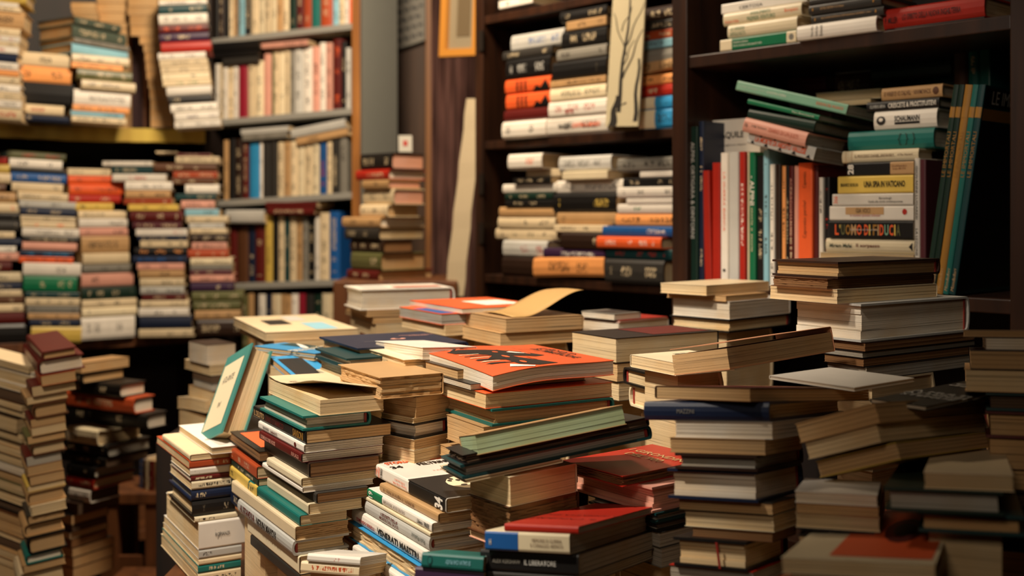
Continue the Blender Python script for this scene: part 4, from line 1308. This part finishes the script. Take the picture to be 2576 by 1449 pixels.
P('lavender-white stack at the lower right', .92, 20, '''
1246 2000 2208 2250 pFH white w ps
1276 2002 2212 2278 pFH tan t ps
1302 2002 2214 2276 pFH cream c ps
1340 2010 2200 2270 hFH black k ps
1360 2010 2200 2270 pFH grey c ps''', 1400, ku=-.03, kv=-.1)
P('orange-covered book at the bottom right edge', .78, 24, '''
1420 1966 2356 2700 pFH ivory c ps id=orangefront
1462 1990 2360 2700 pFH maroon t ps''', 1500, ku=-.08, kv=-.12)
P('dark books at the lower right edge', .84, 22, '''
1196 2325 2552 2680 pFH cream c ps
1238 2226 2527 2700 hFH darkgreen y ps id=greenyellow
1300 2311 2580 2700 hFH darkteal t ps''', 1352, ku=-.05, kv=-.12)
P('stack cut off by the right edge of the picture', 1.0, 22, '''
832 2423 2700 2800 pFH tan t ps
850 2479 2700 2800 pFH darkbrown w ps
884 2441 2690 2800 pFH darkbrown t ps
934 2428 2690 2800 pFH tan c ps
992 2481 2700 2800 hFH darkteal k ps
1040 2481 2700 2800 hFH maroon t ps
1110 2490 2700 2800 pFH brown t ps
1190 2500 2700 2800 pFH tan t ps
1240 2500 2700 2800 hFH darkbrown k ps
1290 2500 2700 2800 hFH black k ps
1340 2500 2700 2800 hFH darkbrown k ps''', 1400, ku=-.03, kv=-.1)
# flat printed sheets
def flat(where, id_, d, al, y, xl, xn, xr, col, pg, T=.004, lab=None, z=None, ku=0, kv=0):
    al = math.radians(al); Xn = (xn - CX) / F * d; ul = (xl - CX) / F; ur = (xr - CX) / F
    a = (Xn - ul * d) / (math.cos(al) + ul * math.sin(al)); b = (ur * d - Xn) / (math.sin(al) - ur * math.cos(al))
    u = Vector((-math.cos(al), math.sin(al), ku)).normalized(); v = Vector((math.sin(al), math.cos(al), kv)); v = (v - u * v.dot(u)).normalized(); w = u.cross(v); w = -w if w.z < 0 else w
    bk = oriented(Vector((Xn, d, ZC - (y - Y0) / F * d)), u, v, w, a, b, T, 'HF', kind='p', col=col, pg=pg, label=lab, group='thin booklets lying flat on the pile', detail=1, ps=True)
    bk.root.name = 'booklet'; bk.root['category'] = 'booklet'; BOOKS[id_] = bk
flat('', 'multi', .98, 50, 1034, 2188, 2330, 2560, 'black', 'w', lab='dark booklet with white capitals lying flat beside the blurred stack')
flat('', 'whitesheet', 1.08, 52, 985, 1935, 2150, 2300, 'white', 'w', lab='plain white booklet wedged under the dark lettered booklet')

# ---------------------------------------------------------------- printed matter on the pile
h = B['hero']   # code HF: spine at the far left edge, title towards the back right
patch(h, 'T', 0, 0, 0, 0, 'black', pts=[(.18, .22), (.30, .46), (.42, .62), (.62, .68), (.66, .58), (.50, .50), (.58, .42), (.80, .44), (.95, .56), (.96, .40), (.86, .30), (.70, .30), (.62, .20), (.52, .30), (.36, .28), (.30, .12), (.22, .10)], name='cover_drawing')
for (a_, b_, c_, d_) in ((.20, .14, .05, .30), (.16, .30, .10, .20), (.66, .30, .60, .12), (.78, .30, .74, .14), (.5, .3, .44, .16)): patch(h, 'T', 0, 0, 0, 0, 'black', pts=[(a_, b_), (a_ + .02, b_ + .01), (c_ + .014, d_), (c_, d_)], name='cover_drawing', off=.0005)
patch(h, 'T', 0, 0, 0, 0, 'white', pts=[(.40, .52), (.52, .60), (.50, .52), (.44, .47)], name='cover_drawing', off=.0008)
patch(h, 'T', 0, 0, 0, 0, 'white', pts=[(.84, .24), (.97, .36), (.99, .34), (.90, .20)], name='cover_drawing', off=.0008)
for k in range(7):
    x = .30 + .07 * k; patch(h, 'T', 0, 0, 0, 0, 'ivory' if k % 2 else 'black', pts=[(x, .10 + .01 * k), (x + .012, .11), (x + .05, .25), (x + .04, .255)], name='cover_drawing', off=.0006)
text(h, 'IL VERO VOLTO', 'T', .45, .915, .078, .013, 'black', bold=.02); text(h, "DELL'IMMIGRAZIONE", 'T', .53, .835, .108, .013, 'black', bold=.02)
text(h, 'La grande migrazione verso occidente', 'T', .42, .77, .075, .004, 'rust'); text(h, 'un popolo in fuga', 'T', .34, .735, .045, .004, 'rust'); text(h, 'Guido Nardo', 'T', .26, .69, .03, .005, 'rust')
for (x, y, rx, ry) in ((.30, .50, .05, .02), (.50, .60, .06, .018), (.72, .50, .07, .015), (.60, .36, .05, .02), (.82, .36, .04, .02), (.40, .40, .03, .02)): patch(h, 'T', 0, 0, 0, 0, 'orange', pts=circ(x, y, rx, ry, 7), name='cover_drawing', off=.0007)
n_ = B['navy']; patch(n_, 'T', 0, 0, 0, 0, 'pink', pts=circ(.45, .5, .07, .05, 12)); patch(n_, 'T', 0, 0, 0, 0, 'navy', pts=circ(.45, .5, .03, .02, 10), off=.0009)
text(n_, 'MINISTERO DELLA', 'T', .2, .3, .055, .006, 'pink', turn=2); text(n_, 'DIFESA', 'T', .2, .36, .03, .006, 'pink', turn=2); text(n_, 'Roma', 'T', .74, .62, .02, .004, 'grey', turn=2)
b_ = B['bluebook']; text(b_, 'PERCHE NON\nPROTESTARE', 'T', .52, .68, .07, .022, 'ivory', turn=2, bold=.02); patch(b_, 'T', .02, .42, .12, .66, 'darkteal'); patch(b_, 'T', 0, 0, 0, 0, 'white', pts=[(.5, .52), (.34, .42), (.12, .26), (.06, .22), (.1, .32), (.28, .5), (.4, .6), (.52, .62)], off=.0008)
patch(B['slip'], 'T', .3, .9, .1, .7, 'black')
f_ = B['feltri']
patch(f_, 'S', .52, .995, .02, .98, 'black', name='black_panel'); st('feltri', '34', .87, .97, .5, .78, 'white', turn=1, bold=.04, off=.0012)
st('feltri', 'FELTRINELLI', .11, .14, .5, .8, 'black', turn=1, bold=.02); st('feltri', 'STORIA\nUNIVERSALE', .045, .10, .5, .8, 'orange', turn=1, bold=.02); st('feltri', 'Europa 1918-1945\nIl XX secolo I', .30, .49, .45, .42, 'orange', flip=True)
patch(f_, 'T', .0, 1, .005, .50, 'black', name='black_panel', off=.0003)
patch(f_, 'T', 0, 0, 0, 0, 'ivory', pts=circ(.62, .27, .34, .17, 18), name='cover_picture', off=.0006)
for k in range(12): patch(f_, 'T', 0, 0, 0, 0, 'black', pts=circ(.36 + .045 * k, .34 + .035 * math.sin(k * 1.7), .026, .022, 6), name='cover_picture', off=.0009)
for k in range(5): patch(f_, 'T', 0, 0, 0, 0, 'darkgrey', pts=circ(.42 + .09 * k, .20 + .02 * math.cos(k * 2), .04, .018, 6), name='cover_picture', off=.0009)
text(f_, 'STORIA UNIVERSALE', 'T', .50, .925, .088, .012, 'orange', bold=.04); text(f_, 'FELTRINELLI', 'T', .66, .82, .055, .012, 'black', bold=.04); text(f_, '34', 'T', .13, .81, .015, .012, 'black', bold=.03); text(f_, 'Il XX secolo I: Europa', 'T', .66, .62, .05, .005, 'orange')
st('vichy', 'BURRIN - Il regime di Vichy - 8', .08, .62, .5, .5, 'brown', flip=True, bold=.01)
v_ = B['verdi']; patch(v_, 'S', .005, .25, .02, .98, 'green'); st('verdi', '19', .03, .10, .5, .75, 'white', turn=1, bold=.02); st('verdi', 'VERDI FUORI, ROSSI DENTRO', .27, .62, .45, .42, 'brown'); st('verdi', 'Libero', .80, .88, .5, .45, 'black', bold=.02, shear=.3); st('verdi', 'FREE', .90, .97, .5, .45, 'black', bold=.02)
text(v_, 'Autori Vari', 'T', .12, .42, .05, .008, 'grey', turn=1, shear=.4)
st('paolo', 'I SEGRETI DELLA\nMORTE DEL DUCE', .26, .56, .55, .55, 'maroon', bold=.02); st('paolo', 'Paolo Paolucci', .76, .95, .5, .34, 'darkgreen', flip=True)
st('venerati', 'EDMONDO BERSELLI', .08, .34, .42, .26, 'red', bold=.02); st('venerati', 'VENERATI MAESTRI', .38, .92, .46, .46, 'black', bold=.03)
st('zizola', 'Zizola', .08, .20, .5, .4, 'black', bold=.03); st('zizola', 'Il successore', .3, .58, .5, .36, 'black')
st('salvi', 'SI SALVI CHI PUÒ!', .40, .80, .46, .36, 'lightblue', flip=True, bold=.01); patch(B['salvi'], 'S', 0, 0, 0, 0, 'darkteal', pts=circ(.14, .5, .042, .34)); patch(B['salvi'], 'S', 0, 0, 0, 0, 'teal', pts=circ(.14, .5, .028, .22), off=.0008)
r_ = B['redfront']; text(r_, 'IL CAPORALE', 'T', .25, .55, .07, .008, 'maroon', turn=1, bold=.01); text(r_, 'LA PENNA E LA SPADA', 'T', .4, .5, .09, .008, 'maroon', turn=1)
c_ = B['bluecream']; patch(c_, 'S', .0, .40, .03, .97, 'blue'); st('bluecream', 'H', .055, .08, .45, .3, 'ivory', off=.0012); st('bluecream', 'MEMORIE DI GUERRA\nE CORAGGIO ARMATO', .55, .93, .5, .42, 'brown')
k_ = B['kershaw']; st('kershaw', 'ALEX KERSHAW', .13, .42, .5, .2, 'grey', bold=.01); st('kershaw', 'IL LIBERATORE', .46, .78, .5, .26, 'palegrey', bold=.01); patch(k_, 'S', 0, 0, 0, 0, 'palegrey', pts=circ(.06, .5, .018, .2)); patch(k_, 'S', 0, 0, 0, 0, 'black', pts=circ(.06, .5, .007, .08), off=.0008)
g_ = B['gironi']; text(g_, 'I GIRONDINI', 'T', .30, .52, .085, .012, 'tan', turn=1, bold=.01); text(g_, 'DEL 900', 'T', .43, .48, .055, .012, 'tan', turn=1, bold=.01)
g_ = B['gorba']; text(g_, 'Gorbaciov', 'T', .62, .80, .06, .010, 'orange', bold=.03, shear=.2); text(g_, 'il terremoto', 'T', .55, .66, .05, .009, 'black', bold=.03, shear=.2); text(g_, 'italiano', 'T', .50, .55, .04, .009, 'black', bold=.03, shear=.2); patch(g_, 'T', .3, .95, .86, .97, 'darkteal')
st('sansoni', 'IL DELITTO', .03, .24, .5, .5, 'tan', bold=.02); st('sansoni', "LINO D'AMICO", .27, .62, .5, .5, 'maroon', bold=.02); st('sansoni', 'SANSONI', .79, .97, .5, .6, 'mustard', bold=.02)
st('whitespine', 'IAN RANKIN', .12, .26, .55, .3, 'black', bold=.02); st('whitespine', 'ANIME MORTE', .29, .45, .5, .3, 'maroon', bold=.02); patch(B['whitespine'], 'S', 0, 0, 0, 0, 'maroon', pts=circ(.83, .5, .022, .28))
st('maroonspine', 'DOMENICO TRE VOLTE', .06, .42, .5, .45, 'pink', bold=.01); st('maroonspine', 'BUR SAGGI', .8, .96, .5, .4, 'pink')
text(B['curl'], 'CRONACHE', 'T', .5, .32, .06, .007, 'darkgrey'); text(B['curl'], 'IL SOCIALISMO', 'T', .5, .18, .09, .010, 'brown', bold=.02)
st('tealthin', 'MEMORIE DI UN TENENTE', .1, .5, .5, .3, 'darkteal')
st('mayor', 'ALESSANDRA', .06, .34, .55, .5, 'maroon', bold=.02); st('mayor', 'NERIN MAYOR', .38, .74, .5, .55, 'darkgrey', bold=.02)
text(B['endtop'], 'STORIA', 'T', .5, .7, .05, .006, 'orange', turn=2); patch(B['orlabel'], 'T', .15, .85, .45, .9, 'orange'); st('wedge', 'ROMANZI', .35, .65, .5, .14, 'darkgrey')
patch(B['orangeback'], 'T', .12, .58, .34, .80, 'white'); patch(B['orangelow'], 'T', .05, .95, .3, .95, 'blue')
patch(B['backwhite'], 'T', .1, .6, .5, .85, 'rust'); patch(B['backwhite'], 'T', .65, .9, .2, .7, 'palegrey')
patch(B['album'], 'T', .55, .8, .3, .6, 'black'); patch(B['album'], 'T', .2, .45, .55, .95, 'lightblue'); patch(B['album'], 'T', .3, .5, .1, .4, 'palegrey')
patch(B['magphoto'], 'T', .1, .9, .2, .9, 'darkgrey'); patch(B['redblack'], 'T', .05, .6, .1, .9, 'maroon')
patch(B['fs1'], 'T', .04, .96, .04, .96, 'maroon'); patch(B['fs1'], 'T', .04, .96, .60, .66, 'tan', off=.0008)
for k in range(9): patch(B['fs1'], 'T', 0, 0, 0, 0, 'tan', pts=circ(.1 + .1 * k, .5, .03, .02, 6), off=.0008)
st('fs2', 'MAZZINI', .28, .42, .5, .22, 'grey')
o_ = B['orangefront']; patch(o_, 'T', .05, .95, .3, .97, 'orange'); patch(o_, 'T', 0, 0, 0, 0, 'maroon', pts=circ(.5, .68, .22, .14), off=.0008); patch(o_, 'T', 0, 0, 0, 0, 'black', pts=circ(.5, .68, .12, .08), off=.0012)
patch(B['greenyellow'], 'T', .05, .5, .1, .9, 'olive')
m_ = B['multi']; text(m_, 'A MULTI\nATTENZI\nSTENDE', 'T', .55, .35, .06, .035, 'palegrey', bold=.01); text(m_, 'Cy\ndel', 'T', .35, .8, .025, .02, 'palegrey', bold=.02); patch(m_, 'T', .62, .98, .72, .97, 'white'); text(m_, 'Ro', 'T', .75, .85, .02, .012, 'darkgrey', off=.0012)
rb = B['ribbonbook']; V, Fc = boxes([(-.0012, -.0004, .03, .036, .002, rb.T)]); 
# ribbon bookmark hanging over the left page face
O = Matrix.Identity(4)
lk = [(rb.W * 1.0 + .0006, rb.L * .62, rb.T - .002), (rb.W + .0006, rb.L * .59, rb.T - .002), (rb.W + .0012, rb.L * .66, .001), (rb.W + .0012, rb.L * .63, .001)]
link('ribbon_bookmark', lk + [(x + .0006, y, z) for x, y, z in lk], [(0, 1, 3, 2), (4, 6, 7, 5), (0, 2, 6, 4), (1, 5, 7, 3), (0, 4, 5, 1), (2, 3, 7, 6)], plain('ribbon_red', (140, 30, 20)), rb.root)
# the tan cover rolled back from the book under the orange one
tc_ = B['tancurl']; V, Fc = [], []; n = 18; m = 6
for j in range(m + 1):
    for i in range(n + 1):
        qq = .12 + .88 * i / n; pp = .04 + .62 * j / m
        V.append((tc_.W * (1 - qq) - .004 * i / n, tc_.L * (1 - pp), tc_.T + .001 + .038 * sm((qq - .25) / .75) * (1 - .25 * pp) + .003 * math.sin(pp * 4)))
for j in range(m):
    for i in range(n): a = j * (n + 1) + i; Fc.append((a, a + 1, a + n + 2, a + n + 1))
cv = link('lifted_cover', V, Fc, plain('old_card', (176, 138, 80), .7), tc_.root, smooth=True); cv['label'] = 'tan card cover curling up'; sd = cv.modifiers.new('s', 'SOLIDIFY'); sd.thickness = .0008
# teal bordered hardback leaning back against the pile
lo = px(556, 1088, 1.56); hi = px(634, 862, 1.63); L_ = (hi - lo).length
ey = (hi - lo) / L_; ex = Vector((.45, -.89, 0)); ex = (ex - ey * ex.dot(ey)).normalized(); ez = ex.cross(ey).normalized()
q = make_book(lo - ex * .105 - ez * .034, ex, ey, ez, .105, L_, .034, 'h', 'dustyteal', 'c', 'teal hardback with a cream panel leaning steeply against the pile', 'books in the pile: leaning', detail=1, ps=True)
patch(q, 'T', .12, .86, .12, .88, 'ivory', name='title_panel'); text(q, 'ATLANTE', 'T', .5, .68, .045, .010, 'grey', off=.0012); text(q, 'IV', 'T', .5, .38, .012, .008, 'grey', off=.0012); BOOKS['leanteal'] = q

# lamps are already set; end
for o in list(bpy.data.objects):
    if o.type == 'MESH' and o.parent is None and not o.get('kind') and not o.get('label'): print('NOLABEL', o.name)
